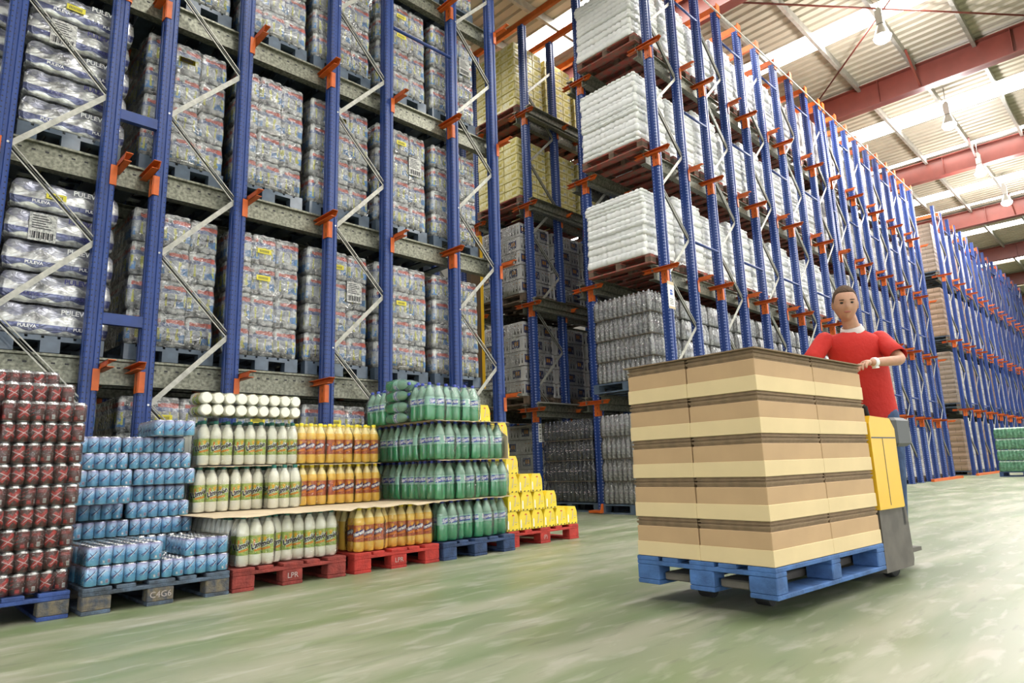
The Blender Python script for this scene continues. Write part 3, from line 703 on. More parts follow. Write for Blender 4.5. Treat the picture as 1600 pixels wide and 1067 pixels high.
def film_bottles(nx, ny, p, R):
    b = MB(); lv = [(.002, .012, .006), (.02, -.003, .008), (.12, -.004, .004), (.215, -.003, .006), (.26, .008, .012), (.305, .024, .016), (.312, .034, .016)]
    bumpy(b, nx, ny, p, lv, x0=-p/2, y0=-p/2, jit=.0018); return b.mesh('shrink_film', ['film'])
BP = {'lemon': .0865, 'orange': .0865, 'green': .0995}
FB = {}
def bottle_pack_proto(kind, nx, ny):
    t = thing('bottle_pack', 'x', 'bottle pack', (0, 0, -50)); bo, ca, la, R, H = BOT[kind]; p = BP[kind]
    for i in range(nx):
        for j in range(ny):
            o = ob('bottle', bo, t, (i*p, j*p, 0), (0, 0, random.choice([0, 0, .35, -.4, .8, -1.1, 1.6, 2.6])))
            ob('cap', ca, o); ob('label', la, o)
    if (nx, ny, kind) not in FB: FB[nx, ny, kind] = film_bottles(nx, ny, p, R)
    ob('shrink_film', FB[nx, ny, kind], t)
    return t
def bottle_pack(kind, nx, ny, var, label, x, y, z, rot=None, group=None):
    k = ('b', kind, nx, ny, var)
    if k not in PROT:
        PROT[k] = o = bottle_pack_proto(kind, nx, ny); o['label'] = label
    else: o = copy_tree(PROT[k]); o['label'] = label
    o.location = (x, y, z); o.rotation_euler = rot or (0, 0, 0); o['group'] = group; return o
def hidden_bottles(kind, nx, ny):
    b = MB(); p = BP[kind]; R = BOT[kind][3]
    for i in range(nx):
        for j in range(ny): b.lathe([(R*.8, 0), (R, .015), (R, .215), (R*.45, .29), (R*.4, .322)], 8, T=Matrix.Translation((i*p, j*p, 0)), mis=[0, 0, 1, 2])
    m = {'lemon': ['milkwhite', 'clearwhite', 'teal'], 'orange': ['orangejuice', 'palejuice', 'yellowcap'], 'green': ['green', 'greenclear', 'bluecap']}[kind]
    return b.mesh('rear_pack', m)
HB = {k: hidden_bottles(k, *n) for k, n in {'lemon': (3, 2), 'orange': (3, 2), 'green': (2, 3)}.items()}
side3 = ('left', 'middle', 'right')
BH = .330
def sheet(label, pts, z, sag=.008, y1=None, seed=0):
    # thin cardboard sheet with a wavy torn front edge
    rnd = random.Random(seed); x0, x1, y0, y1 = pts; n = 26; b = MB(); V = []
    for i in range(n+1):
        x = x0+(x1-x0)*i/n; e = y0+rnd.uniform(-.012, .012)
        V += [(x, e, z-abs(rnd.gauss(0, sag))), (x, y0+.06, z+rnd.uniform(-.001, .001)), (x, y1, z)]
    V2 = [(p[0], p[1], p[2]+.004) for p in V]; F = []
    m = len(V)
    for i in range(n):
        for j in range(2):
            a = i*3+j; F += [(a, a+3, a+4, a+1), (m+a, m+a+1, m+a+4, m+a+3)]
        F.append((i*3, m+i*3, m+i*3+3, i*3+3))
    b.add(V+V2, F, 0); return thing('cardboard_sheet', label, 'cardboard sheet', me=b.mesh('cardboard_sheet', ['card']))
for kind, xl0, word, G in (('lemon', 1.86, 'white lemon drink', 'lemon drink packs'), ('orange', 2.745, 'orange drink', 'orange drink packs')):
    off = .0425
    for r in range(3):
        for j in range(3):
            if r == 0: x, y, z = xl0+.2585*j-.012*(j), 4.46+(.0, .05, .03)[j], PZ
            else:
                x0 = (1.785, 2.59)[kind == 'orange'] + (.012 if r == 2 else 0) - (.03 if r == 2 and kind == 'orange' else 0)
                x, y, z = x0+.262*j, (5.08 if not (r == 1 and j == 2 and kind == 'lemon') else 4.99), PZ+r*BH+.006*(r)
            v = (r*3+j) % 3
            bottle_pack(kind, 3, 2, v, 'six pack of %s, %s layer, %s of the front row' % (word, ('bottom', 'second', 'third')[r], side3[j]), x+off, y+off, z+.004, None, G)
            for q in range(1, 3 if r else 6):
                if y+q*.18+.17 < 5.66 or r == 0:
                    thing('bottle_pack', 'six pack of %s behind the front row, %s layer, %s column, %s back' % (word, ('bottom', 'second', 'third')[r], side3[j], NTH[q]), 'bottle pack', (x+off, 4.46+off+.178*q+.03 if r == 0 else y+off+.178*q, z+.004), group=G, me=HB[kind])
for j in range(3):   # packs lying on top, bottle bases towards the aisle
    bottle_pack('lemon', 3, 2, 0, 'white lemon drink pack lying on top with round bases showing, %s of three' % side3[j], 1.81+.262*j, 5.01, PZ+3*BH+.165-.0+.01, (-pi/2, 0, 0), 'lemon drink packs')
sheet('long wavy cardboard sheet between the bottom and second layers of lemon and orange bottles', (1.68, 3.50, 4.42, 5.62), PZ+BH-.001, seed=2)
sheet('cardboard sheet between the second and third layers of lemon bottles', (1.79, 2.58, 5.05, 5.6), PZ+2*BH+.003, .003, seed=3)
sheet('cardboard sheet between the second and third layers of orange bottles', (2.60, 3.36, 5.07, 5.6), PZ+2*BH+.003, .002, seed=4)

# green lemonade bottles: 2x3 packs, four layers, the left flank shows
G3 = 'green bottle packs'
GP = BP['green']
for r in range(4):
    z = PZ+r*(BH+.006)+.004
    x0 = 3.53-(.02 if r in (2,) else 0)-(.06 if r == 3 else 0); nxp = 4
    for i in range(nxp):
        for j in range(4):
            x = x0+i*.2+GP/2; y = 4.44+j*.302+GP/2+(.03*((i+r) % 2) if j == 0 else 0)
            vis = (j == 0) or (i == 0)
            if r == 3:
                if i == 3 or j == 3: continue
                y = (4.52, 4.9, 5.215)[j]+GP/2+.02*(i % 2)
                if i == 0 and j == 1:
                    for q in range(2):
                        bottle_pack('green', 2, 2, 0, 'pack of green bottles lying on its side, necks to the aisle, %s of two' % ('lower', 'upper')[q], x-.01, 5.175, z+GP/2+q*.202, (pi/2, 0, 0), G3)
                    continue
            where = 'front row, %s from the left' % NTH[i] if j == 0 else 'left flank, %s from the front' % NTH[j]
            if vis:
                if j == 0: bottle_pack('green', 2, 3, (r+i) % 3, 'film wrapped six pack of green bottles, %s layer, %s' % (ORD[r], where), x, y, z, None, G3)
                else: bottle_pack('green', 2, 3, (r+j) % 3, 'film wrapped six pack of green bottles, %s layer, %s' % (ORD[r], where), x, y, z, None, G3)
            else: thing('bottle_pack', 'six pack of green bottles inside the stack, %s layer, %s column, %s row' % (ORD[r], NTH[i], NTH[j]), 'bottle pack', (x, y, z), group=G3, me=HB['green'])
for r, (xx, yy) in {1: (3.5, 4.43), 2: (3.5, 4.42), 3: (3.47, 4.43)}.items():
    sheet('cardboard sheet under the %s layer of green bottles' % ORD[r], (xx, xx+.86, yy, 5.62), PZ+r*(BH+.006)-.003, .004, seed=10+r)
b = MB(); b.add([(0, 0, 0), (.02, .25, 0), (.02, .25, .19), (.01, .12, .27), (0, 0, .2), (.005, 0, 0), (.025, .25, 0), (.025, .25, .19), (.015, .12, .27), (.005, 0, .2)],
     [(0, 1, 2, 3, 4), (5, 9, 8, 7, 6), (0, 4, 9, 5), (4, 3, 8, 9), (3, 2, 7, 8), (2, 1, 6, 7), (1, 0, 5, 6)])
thing('cardboard_flap', 'torn white cardboard piece standing at the right end of the third green bottle layer', 'cardboard piece', (4.345, 4.46, PZ+2*(BH+.006)+.004), me=b.mesh('cardboard_flap', ['card']))

# ------------------------------------------------------------------ yellow cartons, stepped pile
M['yellowcarton'] = mat('bright_yellow_carton', (.90, .68, .035), .45, var=.12, vscale=9, coat=.15)
M['redprint'] = mat('red_print', (.6, .04, .03), .5)
def yellow_carton():
    b = MB(); W, Dp, H = .168, .12, .172
    poly = [(0, 0), (W, 0), (W+.0, H*.62), (W-.03, H), (.03, H), (0, H*.62)]
    poly = [(.006, 0), (W-.006, 0), (W, H*.15), (W-.004, H*.7), (W-.028, H), (.028, H), (.004, H*.7), (0, H*.15)]
    b.prism(poly, 'y', 0, Dp, 0); e = -.0008
    b.add([(p[0], e, p[1]) for p in ((.02, .02), (.036, .02), (.036, .085), (.030, .098), (.026, .098), (.02, .085))], [(0, 1, 2, 3, 4, 5)], 1)
    b.add([(W*.5-.004, e, .045), (W*.5+.010, e, .045), (W*.5+.030, e, .135), (W*.5+.020, e, .138)], [(0, 1, 2, 3)], 2)
    V, F = sun(.014, .018, 4); b.add([(W*.55+p[0], e*1.2, .135+p[1]*.8) for p in V], F, 3)
    b.box(W*.72, W*.82, e, 0, .055, .058, 4); b.box(W*.66, W*.88, e, 0, .072, .078, 2)
    for k in range(3): b.add([(.02+.052*k, e, .004), (.04+.052*k, e, .002), (.046+.052*k, e, .014), (.03+.052*k, e, .014)], [(0, 1, 2, 3)], 4)
    return b.mesh('yellow_carton', ['yellowcarton', 'white', 'card', 'redprint', 'ink'])
yc = yellow_carton(); YH = .1745; G = 'yellow drink cartons in the stepped pile'
steps = [(0, 4.40, 5.43, 4.57), (1, 4.40, 5.12, 4.57), (2, 4.40, 4.93, 4.58), (3, 4.40, 4.62, 4.60), (4, 4.42, 4.80, 4.90), (5, 4.42, 4.80, 4.92), (6, 4.2, 4.60, 4.96)]
for r, xa, xb, y in steps:
    n = max(1, int((xb-xa)/.171)); x = xb-.17
    for i in range(n):
        for q in range(2 if r > 2 else 3):
            lab = 'small yellow carton, %s layer, %s from the right' % (ORD[r], NTH[i]) if q == 0 else 'small yellow carton hidden behind the front row, %s layer, %s from the right, %s back' % (ORD[r], NTH[i], NTH[q-1])
            thing('yellow_carton', lab, 'carton', (x-.171*i, y+.124*q+random.uniform(0, .006), PZ+.003+r*YH), group=G, me=yc)
for x in (4.62, 4.42):   # fill under the upper rear layers
    for r in range(3 if x > 4.5 else 4):
        thing('yellow_carton', 'small yellow carton in the rear of the pile, %s layer, %s' % (ORD[r], 'right' if x > 4.5 else 'left'), 'carton', (x, 5.0, PZ+.003+r*YH), group=G, me=yc)
thing('yellow_carton', 'small yellow carton in the rear of the pile holding up the tall column', 'carton', (4.62, 4.965, PZ+.003+3*YH), group=G, me=yc)

# ------------------------------------------------------------------ film wrapped water loads in the left rack
def water_material():
    m = mat('water_pack_print_under_film', (.5, .5, .5), .3, coat=1.0, crinkle=1.0, cscale=16); nt = m.node_tree; N = nt.nodes; L = nt.links; bs = N['Principled BSDF']
    t = N.new('ShaderNodeTexCoord'); n = N.new('ShaderNodeTexNoise'); n.inputs['Scale'].default_value = 14; n.inputs['Detail'].default_value = 3; L.new(t.outputs['Object'], n.inputs['Vector'])
    ad = N.new('ShaderNodeVectorMath'); ad.operation = 'MULTIPLY_ADD'; L.new(n.outputs['Color'], ad.inputs[0]); ad.inputs[1].default_value = (.03, .03, .05); L.new(t.outputs['Object'], ad.inputs[2])
    s = N.new('ShaderNodeSeparateXYZ'); L.new(ad.outputs[0], s.inputs[0])
    z = mathn(N, L, 'SUBTRACT', s.outputs[2], .025)
    oi = N.new('ShaderNodeObjectInfo'); rnd = mathn(N, L, 'MULTIPLY', oi.outputs['Random'], .09)
    u = mathn(N, L, 'FRACT', mathn(N, L, 'DIVIDE', mathn(N, L, 'ADD', mathn(N, L, 'ADD', s.outputs[0], s.outputs[1]), rnd), .088))
    wide = mathn(N, L, 'FRACT', mathn(N, L, 'DIVIDE', mathn(N, L, 'ADD', s.outputs[0], rnd), .26))
    def band(v, a, c): return mathn(N, L, 'MULTIPLY', mathn(N, L, 'GREATER_THAN', v, a), mathn(N, L, 'LESS_THAN', v, c))
    n2 = N.new('ShaderNodeTexNoise'); n2.inputs['Scale'].default_value = 13; n2.inputs['Detail'].default_value = 4; L.new(t.outputs['Object'], n2.inputs['Vector'])
    n3 = N.new('ShaderNodeMapRange'); L.new(n2.outputs[0], n3.inputs[0]); n3.inputs[1].default_value = .36; n3.inputs[2].default_value = .62
    base = mixc(N, L, n3.outputs[0], (.07, .075, .08), (.58, .59, .57))
    c = mixc(N, L, mathn(N, L, 'MULTIPLY', band(z, .09, .20), .65), base, (.46, .49, .55))
    c = mixc(N, L, mathn(N, L, 'MULTIPLY', mathn(N, L, 'MULTIPLY', band(z, .05, .13), band(wide, .45, .85)), .85), c, (.08, .24, .55))
    c = mixc(N, L, mathn(N, L, 'MULTIPLY', mathn(N, L, 'MULTIPLY', band(z, .07, .19), band(u, .32, .55)), .75), c, (.62, .60, .03))
    c = mixc(N, L, mathn(N, L, 'MULTIPLY', band(z, .20, .235), .55), c, (.07, .12, .38))
    c = mixc(N, L, mathn(N, L, 'MULTIPLY', mathn(N, L, 'MULTIPLY', band(z, .235, .275), band(wide, .0, .8)), .8), c, (.60, .07, .04))
    c = mixc(N, L, mathn(N, L, 'MULTIPLY', band(n2.outputs[0], .60, 1), .5), c, (.74, .74, .72))
    L.new(c, bs.inputs['Base Color']); return m
M['water'] = water_material()
M['waterfilm'] = film('loose_stretch_film', .085, .2, 8, .8, 1.3)
def water_pack(seed):
    random.seed(seed); b = MB()
    bumpy(b, 3, 4, .088, [(0, .010, .008), (.02, .0, .011), (.11, .003, .009), (.20, .0, .011), (.26, .003, .013), (.318, .009, .014), (.334, .022, .012)], x0=-.132, y0=-.176, jit=.005)
    return b.mesh('water_pack', ['water'])
WP = [water_pack(i) for i in range(3)]; random.seed(11)
def load_film(W, Dp, H, seed):
    rnd = random.Random(seed); b = MB(); rings = []
    for z, e in ((.0, .012), (.15, .014), (.32, .002), (.36, .002), (.5, .014), (.66, .002), (.8, .014), (1.0, .003), (1.15, .014), (H-.04, .0), (H, -.05)):
        ring = []
        for k in range(36):
            a = k/36*4; s_ = int(a); f = a-s_
            px, py = ((f*W, -e), (W+e, f*Dp), (W-f*W, Dp+e), (-e, Dp-f*Dp))[s_]
            cr = .05*max(0, 1-min(f, 1-f)*9)
            px += (cr*.6 if px < W/2 else -cr*.6); py += (cr*.6 if py < Dp/2 else -cr*.6)
            if e < 0: px = W/2+(px-W/2)*.9; py = Dp/2+(py-Dp/2)*.9
            ring.append((px+rnd.uniform(-.004, .004), py+rnd.uniform(-.004, .004), z+rnd.uniform(-.01, .01)))
        rings.append(ring)
    b.loft(rings); return b.mesh('stretch_film', ['waterfilm'])
LF = [load_film(.80, 1.12, 1.36, i) for i in range(2)]
def front_text(txt, size, m, x, y, z, bold=0, shear=0):
    V, F = text_polys(txt, size, shear, bold); b = MB(); b.add([(x+p[0], y, z+p[1]) for p in V], F); return b.mesh('print', [m])
AQ = front_text('Aquarel', .05, 'ink', 0, -.183, .135, .0006)
AQ2 = front_text('7U', .045, 'ink', -.02, -.1838, .07, .001)
stick = MB(); stick.box(0, .15, -.002, 0, 0, .055, 0); [stick.box(.02+.012*i, .026+.012*i, -.003, -.002, .012, .04, 1) for i in range(9)]; stick = stick.mesh('yellow_sticker', ['yellow_label', 'ink'])
doc = MB(); doc.box(0, .2, -.004, 0, 0, .25, 0); [doc.box(.015+.011*i, .015+.011*i+.003+.004*(i % 3), -.005, -.0035, .02, .08, 1) for i in range(15)]; [doc.box(.02, .16-.02*(i % 3), -.005, -.0035, .11+.022*i, .118+.022*i, 1) for i in range(6)]
doc = doc.mesh('paper_label', ['paper', 'ink'])
def water_load_proto(seed):
    rnd = random.Random(seed); t = thing('wrapped_water_load', 'x', 'pallet load', (0, 0, -60))
    for l in range(4):
        for i in range(3):
            for j in range(3):
                if 0 < j and i > 0: continue
                o = ob('water_pack', rnd.choice(WP), t, (.135+i*.264+rnd.uniform(-.004, .004), .18+j*.37+rnd.uniform(-.006, .006), l*.337+rnd.uniform(-.003, .003)))
                if j == 0 and rnd.random() < .3: ob('print', AQ, o); ob('print', AQ2, o)
    b = MB(); b.box(.2, .78, .36, 1.1, .01, 1.33); ob('inner_packs', b.mesh('inner_packs', ['water']), t)
    ob('stretch_film', LF[seed % 2], t)
    return t
WLP = [water_load_proto(s) for s in (1, 2, 3)]
WX = [-.22, .70, 1.66, 2.56, 3.45, 4.35, 5.26]
used = set()
names7 = ['far left', 'second', 'third', 'fourth', 'fifth', 'sixth', 'rightmost']
tier = ['floor level', 'lowest raised tier', 'second raised tier', 'third raised tier', 'top tier']
GW = 'wrapped bottled water loads in the left rack'
y0 = YL+.155
for lv in range(5):
    zb = 0 if lv == 0 else ZL[lv-1]+.14
    for i, x in enumerate(WX):
        if i < 2 and lv in (1, 2, 3): continue          # carton loads stand there
        rack_pallet('blue', 'pale blue pallet under the %s water load, %s' % (names7[i], tier[lv]), x-.0, y0-.01, zb, 'pallets in the water rack')
        k = (i*2+lv) % 3; lab = 'wrapped bottled water load with red and yellow labels, %s, %s along' % (tier[lv], names7[i])
        if k in used: o = dup(WLP[k], lab, (x, y0, zb+.147), group=GW)
        else: o = WLP[k]; used.add(k); o.location = (x, y0, zb+.147); o['label'] = lab; o['group'] = GW
        if (i+lv) % 2 == 0: ob('yellow_sticker', stick, o, (.3, -.026, 1.12-.3*(lv % 2)))
        if (i*3+lv) % 4 == 1: ob('paper_label', doc, o, (.5, -.018, .75))
# plain rear loads in the second lane, added to block light behind the gaps
b = MB(); bumpy(b, 9, 12, .088, [(z, e, .012) for l in range(4) for z, e in ((l*.337, .015), (l*.337+.03, 0), (l*.337+.23, 0), (l*.337+.32, .025))], jit=.003); rear = b.mesh('rear_load', ['water'])
for lv in range(5):
    zb = 0 if lv == 0 else ZL[lv-1]+.14
    for i, x in enumerate(WX):
        thing('wrapped_water_load', 'film wrapped water load deep in the second lane, %s, %s along' % (tier[lv], names7[i]), 'pallet load', (x, y0+1.4, zb+.147), group='water loads deep in the rack', me=rear)
        rack_pallet('blue', 'pallet under a water load deep in the second lane, %s, %s along' % (tier[lv], names7[i]), x, y0+1.39, zb, 'pallets in the water rack')

# white and blue milk carton loads at the left edge
def milk_material():
    m = mat('white_carton_under_film', (.6, .6, .58), .24, .45, coat=1.0, crinkle=1.0, cscale=7); nt = m.node_tree; N = nt.nodes; L = nt.links; bs = N['Principled BSDF']
    t = N.new('ShaderNodeTexCoord'); s = N.new('ShaderNodeSeparateXYZ'); L.new(t.outputs['Object'], s.inputs[0])
    w_ = N.new('ShaderNodeTexWave'); w_.inputs['Scale'].default_value = 2.2; w_.inputs['Distortion'].default_value = 3; L.new(t.outputs['Object'], w_.inputs[0])
    zz = mathn(N, L, 'ADD', s.outputs[2], mathn(N, L, 'MULTIPLY', mathn(N, L, 'SINE', mathn(N, L, 'MULTIPLY', s.outputs[0], 34)), .012))
    low = mathn(N, L, 'LESS_THAN', zz, .032); mid = mathn(N, L, 'MULTIPLY', mathn(N, L, 'GREATER_THAN', zz, .04), mathn(N, L, 'LESS_THAN', s.outputs[2], .095))
    top_ = mathn(N, L, 'MULTIPLY', mathn(N, L, 'GREATER_THAN', mathn(N, L, 'ADD', s.outputs[2], mathn(N, L, 'MULTIPLY', mathn(N, L, 'PINGPONG', s.outputs[0], .13), .45)), .20), 1)
    n2 = N.new('ShaderNodeTexNoise'); n2.inputs['Scale'].default_value = 9; n2.inputs['Detail'].default_value = 5; L.new(t.outputs['Object'], n2.inputs['Vector'])
    n3 = N.new('ShaderNodeMapRange'); L.new(n2.outputs[0], n3.inputs[0]); n3.inputs[1].default_value = .38; n3.inputs[2].default_value = .6
    base = mixc(N, L, n3.outputs[0], (.22, .22, .23), (.88, .88, .86))
    c = mixc(N, L, mathn(N, L, 'MULTIPLY', mid, .85), base, (.035, .05, .19)); c = mixc(N, L, mathn(N, L, 'MULTIPLY', top_, .6), c, (.10, .11, .20))
    L.new(c, bs.inputs['Base Color']); return m
M['milk'] = milk_material()
def milk_layer(seed):
    random.seed(seed); b = MB()
    bumpy(b, 4, 5, .205, [(0, .02, .004), (.02, 0, .006), (.10, -.002, .003), (.20, .002, .006), (.25, .014, .02), (.268, .035, .03)], jit=.006, q=5); return b.mesh('carton_layer', ['milk'])
ML = [milk_layer(s) for s in range(2)]; random.seed(5)
PU = []
for k in range(2):
    V, F = text_polys('PULEVA', .062, 0, .0015); b = MB(); b.add([(.56+p[0], -.006, .215+p[1]) for p in V], F); V, F = text_polys('PULEVA', .038, 0, .001)
    b.add([(.62+p[0], -.008, .07+p[1]) for p in V], F); b.add([(.22+p[0], -.008, .07+p[1]) for p in V], F); PU.append(b.mesh('print', ['navyprint' if k else 'white']))
mp = thing('wrapped_carton_load', 'x', 'pallet load', (0, 0, -60))
for l in range(5):
    o = ob('carton_layer', ML[l % 2], mp, (random.uniform(-.01, .01), random.uniform(-.008, .008), l*.277)); ob('print', PU[l % 2], o)
ob('paper_label', doc, mp, (.16, -.012, .82)); ob('yellow_sticker', stick, mp, (.26, -.016, 1.22))
first = True
for lv in (1, 2, 3):
    zb = ZL[lv-1]+.14
    for i in (0, 1):
        lab = 'wrapped white and blue milk carton load, %s, %s' % (tier[lv], 'cut by the left edge' if i == 0 else 'between the first two frames')
        if first: o = mp; o.location = (WX[i], y0, zb+.147); o['label'] = lab; o['group'] = 'milk carton loads'; first = False
        else: o = dup(mp, lab, (WX[i], y0, zb+.147), group='milk carton loads')
        rack_pallet('blue', 'blue pallet under the milk carton load, %s, %s' % (tier[lv], ('cut by the left edge', 'between the first two frames')[i]), WX[i], y0-.01, zb, 'pallets in the water rack')

# ------------------------------------------------------------------ white sack loads and other loads of the right rack
M['sack'] = mat('white_plastic_sack', (.93, .93, .915), .5, var=.05, vscale=6, bump=.35, bscale=14, coat=.25)
def sack_layer(seed, H=.085):
    random.seed(seed); b = MB()
    bumpy(b, 9, 12, .0945, [(-.004, .016, .006), (H*.25, .0, .012), (H*.65, -.003, .014), (H*.97, .008, .016), (H, .03, .02)], jit=.008); return b.mesh('sack_layer', ['sack'])
SK = [sack_layer(s) for s in range(3)]
random.seed(3)
b = MB(); bumpy(b, 9, 12, .0945, [(0, .02, .01), (.02, .004, .014), (.05, .02, .03), (.07, .05, .04)], jit=.010); SKT = b.mesh('sack_top', ['sack'])
def sack_proto(seed, n):
    t = thing('sack_load', 'x', 'pallet load', (0, 0, -60)); rnd = random.Random(seed)
    z = 0
    for l in range(n):
        k = rnd.choice((.62, .8, 1.0, 1.25)); o = ob('sack_layer', rnd.choice(SK), t, (rnd.uniform(-.016, .016), rnd.uniform(-.018, .018), z)); o.scale = (1, 1, k*1.06); z += .088*k
    ob('sack_top', SKT, t, (0, 0, z)); return t
SP = [sack_proto(s, 12+s % 2) for s in (0, 1)]; spu = set()
M['wrapcarton'] = None
def carton_wall(name, c1, c2, seam, sx=.29, sz=.2, film=.8, blot=None):
    m = mat(name, c1, .5, coat=film, crinkle=.7 if film else 0, cscale=8); nt = m.node_tree; N = nt.nodes; L = nt.links; bs = N['Principled BSDF']
    t = N.new('ShaderNodeTexCoord'); s = N.new('ShaderNodeSeparateXYZ'); L.new(t.outputs['Object'], s.inputs[0])
    cb = N.new('ShaderNodeCombineXYZ'); L.new(mathn(N, L, 'ADD', s.outputs[0], s.outputs[1]), cb.inputs[0]); L.new(s.outputs[2], cb.inputs[1])
    br = N.new('ShaderNodeTexBrick'); L.new(cb.outputs[0], br.inputs[0]); br.inputs['Scale'].default_value = 1
    br.inputs['Brick Width'].default_value = sx; br.inputs['Row Height'].default_value = sz; br.inputs['Mortar Size'].default_value = .005
    br.inputs['Color1'].default_value = (*c1, 1); br.inputs['Color2'].default_value = (*c2, 1); br.inputs['Mortar'].default_value = (*seam, 1)
    col = br.outputs['Color']
    n = N.new('ShaderNodeTexNoise'); n.inputs['Scale'].default_value = 18; n.inputs['Detail'].default_value = 3; L.new(t.outputs['Object'], n.inputs['Vector'])
    if blot: col = mixc(N, L, mathn(N, L, 'MULTIPLY', mathn(N, L, 'GREATER_THAN', n.outputs[0], .58), .7), col, blot)
    L.new(col, bs.inputs['Base Color']); return m
M['wrapcarton'] = carton_wall('wrapped_pale_cartons', (.52, .50, .46), (.40, .37, .33), (.16, .15, .13), .3, .18, .8, (.75, .74, .72))
M['browncarton'] = carton_wall('stacked_brown_cartons', (.30, .20, .13), (.25, .165, .105), (.10, .07, .05), .4, .16, .25)
M['greycarton'] = carton_wall('dull_brown_cartons', (.26, .20, .15), (.21, .16, .12), (.09, .07, .06), .5, .14, .3)
def wrapped_block(nx, ny, p, H, layers, m, jit=.006):
    b = MB(); lv = []
    for l in range(layers):
        h = H/layers; lv += [(l*h, .012, .003), (l*h+.02, 0, .004), (l*h+h*.5, -.003, .003), (l*h+h-.015, .002, .006)]
    bumpy(b, nx, ny, p, lv+[(H, .03, .01)], jit=jit); return b.mesh('wrapped_block', [m])
WB = [wrapped_block(4, 5, .21, 1.35, 6, 'wrapcarton', .012), wrapped_block(4, 5, .21, 1.22, 5, 'wrapcarton', .016)]
# clear bottle loads
M['clearbottle'] = mat('clear_bottle_plastic', (.66, .66, .66), .12, coat=1, trans=.25, var=.4, vscale=30, col2=(.36, .35, .36))
M['darkbottle'] = mat('dark_bottle_under_film', (.045, .05, .075), .2, coat=.8, crinkle=.5, cscale=18)
M['pinkprint'] = mat('pale_print', (.36, .27, .33), .5)
def cb_mesh(m, lab):
    b = MB(); R = .044; b.lathe([(R*.7, 0), (R, .015), (R*.93, .07), (R, .085), (R*.95, .13), (R, .2), (R*.8, .26), (R*.4, .30), (R*.34, .33)], 10, mis=[0]*8)
    if lab: b.lathe([(R+.0005, .12), (R+.0005, .175)], 10, 1, cap=False) if lab == 1 else b.add(*bent(*rect(-.02, .02, -.006, .006, 3), R+.001, -pi/2, .16), 1)
    return b.mesh('clear_bottle', [m, 'pinkprint'])
CBT = cb_mesh('clearbottle', 2); DBT = cb_mesh('darkbottle', 2)
def bottle_load(bm_, n, name, nx=9, ny=12):
    t = thing('bottle_load', 'x', 'pallet load', (0, 0, -60)); rnd = random.Random(4); p = .09
    core = MB(); core.box(.06, nx*p-.06, .06, ny*p-.06, .0, n*.335-.06); ob('inner_bottles', core.mesh('inner_bottles', ['darkbottle' if bm_ is DBT else 'clearbottle']), t)
    for l in range(n):
        for i in range(nx): ob('bottle', bm_, t, (p*(i+.5), p*.5, l*.335+.003), (0, 0, rnd.uniform(-.4, .4)))
        for j in range(1, ny): ob('bottle', bm_, t, (p*.5, p*(j+.5), l*.335+.003), (0, 0, -pi/2+rnd.uniform(-.4, .4)))
        if l: 
            b = MB(); b.box(0, nx*p, 0, ny*p, l*.335-.003, l*.335+.001); ob('layer_sheet', b.mesh('layer_sheet', ['greycarton']), t)
        else: pass
        for j in range(1, ny, 1):
            if l == n-1:
                for i in range(1, 3): ob('bottle', bm_, t, (p*(i+.5), p*(j+.5), l*.335+.003))
    fb = MB(); bumpy(fb, nx, ny, p, [(z, e, .012) for l in range(n) for z, e in ((l*.335+.002, .01), (l*.335+.03, -.006), (l*.335+.22, -.006), (l*.335+.31, .02))], jit=.004)
    ob('stretch_film', fb.mesh('stretch_film', ['waterfilm']), t); return t
CB = bottle_load(CBT, 4, 'clear'); DB = bottle_load(DBT, 4, 'dark')
b = MB()
for l in range(4): bumpy(b, 9, 13, .09, [(l*.335, .015, .016), (l*.335+.02, 0, .02), (l*.335+.2, 0, .02), (l*.335+.29, .02, .03), (l*.335+.325, .03, .034)], jit=.003)
SIMPLECB = b.mesh('clear_bottle_block', ['clearbottle'])
GR = 'white sack loads on the right rack'
for lv in range(5):
    zb = 0 if lv == 0 else ZL[lv-1]+.14
    for i in range(17):
        x = 8.22+.893*i+(.02 if i % 2 else 0)
        if lv < 2:
            if i == 0: 
                lab = 'load of clear bottles in film at the entry of lane one, %s' % tier[lv]
                if lv == 0: CB.location = (x, R1+.16, zb+.147); CB['label'] = lab; CB['group'] = 'clear bottle loads'
                else: dup(CB, lab, (x, R1+.16, zb+.147), group='clear bottle loads')
            else:
                me = SIMPLECB if (i < 8) else WB[(i+lv) % 2]
                thing('bottle_load' if i < 8 else 'carton_load', '%s load on the %s of lane one, %s from the entry' % ('clear bottle' if i < 8 else 'pale film wrapped', tier[lv], NTH[i]), 'pallet load', (x, R1+.16, zb+.147), group='clear bottle loads' if i < 8 else 'pale wrapped loads', me=me)
            rack_pallet('blue' if i % 3 == 0 else 'brown', 'pallet under the %s load from the entry, %s of lane one' % (NTH[i], tier[lv]), x, R1+.11, zb, 'pallets in the sack rack')
        else:
            lim = {2: 10, 3: 8, 4: 7}[lv]
            if i < lim:
                k = (i+lv) % 2; lab = 'load of stacked white plastic sacks, %s, %s from the entry of lane one' % (tier[lv], NTH[i])
                if k in spu: dup(SP[k], lab, (x, R1+.16, zb+.147), group=GR)
                else: spu.add(k); SP[k].location = (x, R1+.16, zb+.147); SP[k]['label'] = lab; SP[k]['group'] = GR
            else:
                thing('carton_load', 'pale film wrapped carton load, %s, %s from the entry of lane one' % (tier[lv], NTH[i]), 'pallet load', (x, R1+.16, zb+.147), group='pale wrapped loads', me=WB[(i*3+lv) % 2])
            rack_pallet('red', 'worn red pallet under the %s load from the entry, %s of lane one' % (NTH[i], tier[lv]), x+.02, R1+.11, zb, 'pallets in the sack rack')
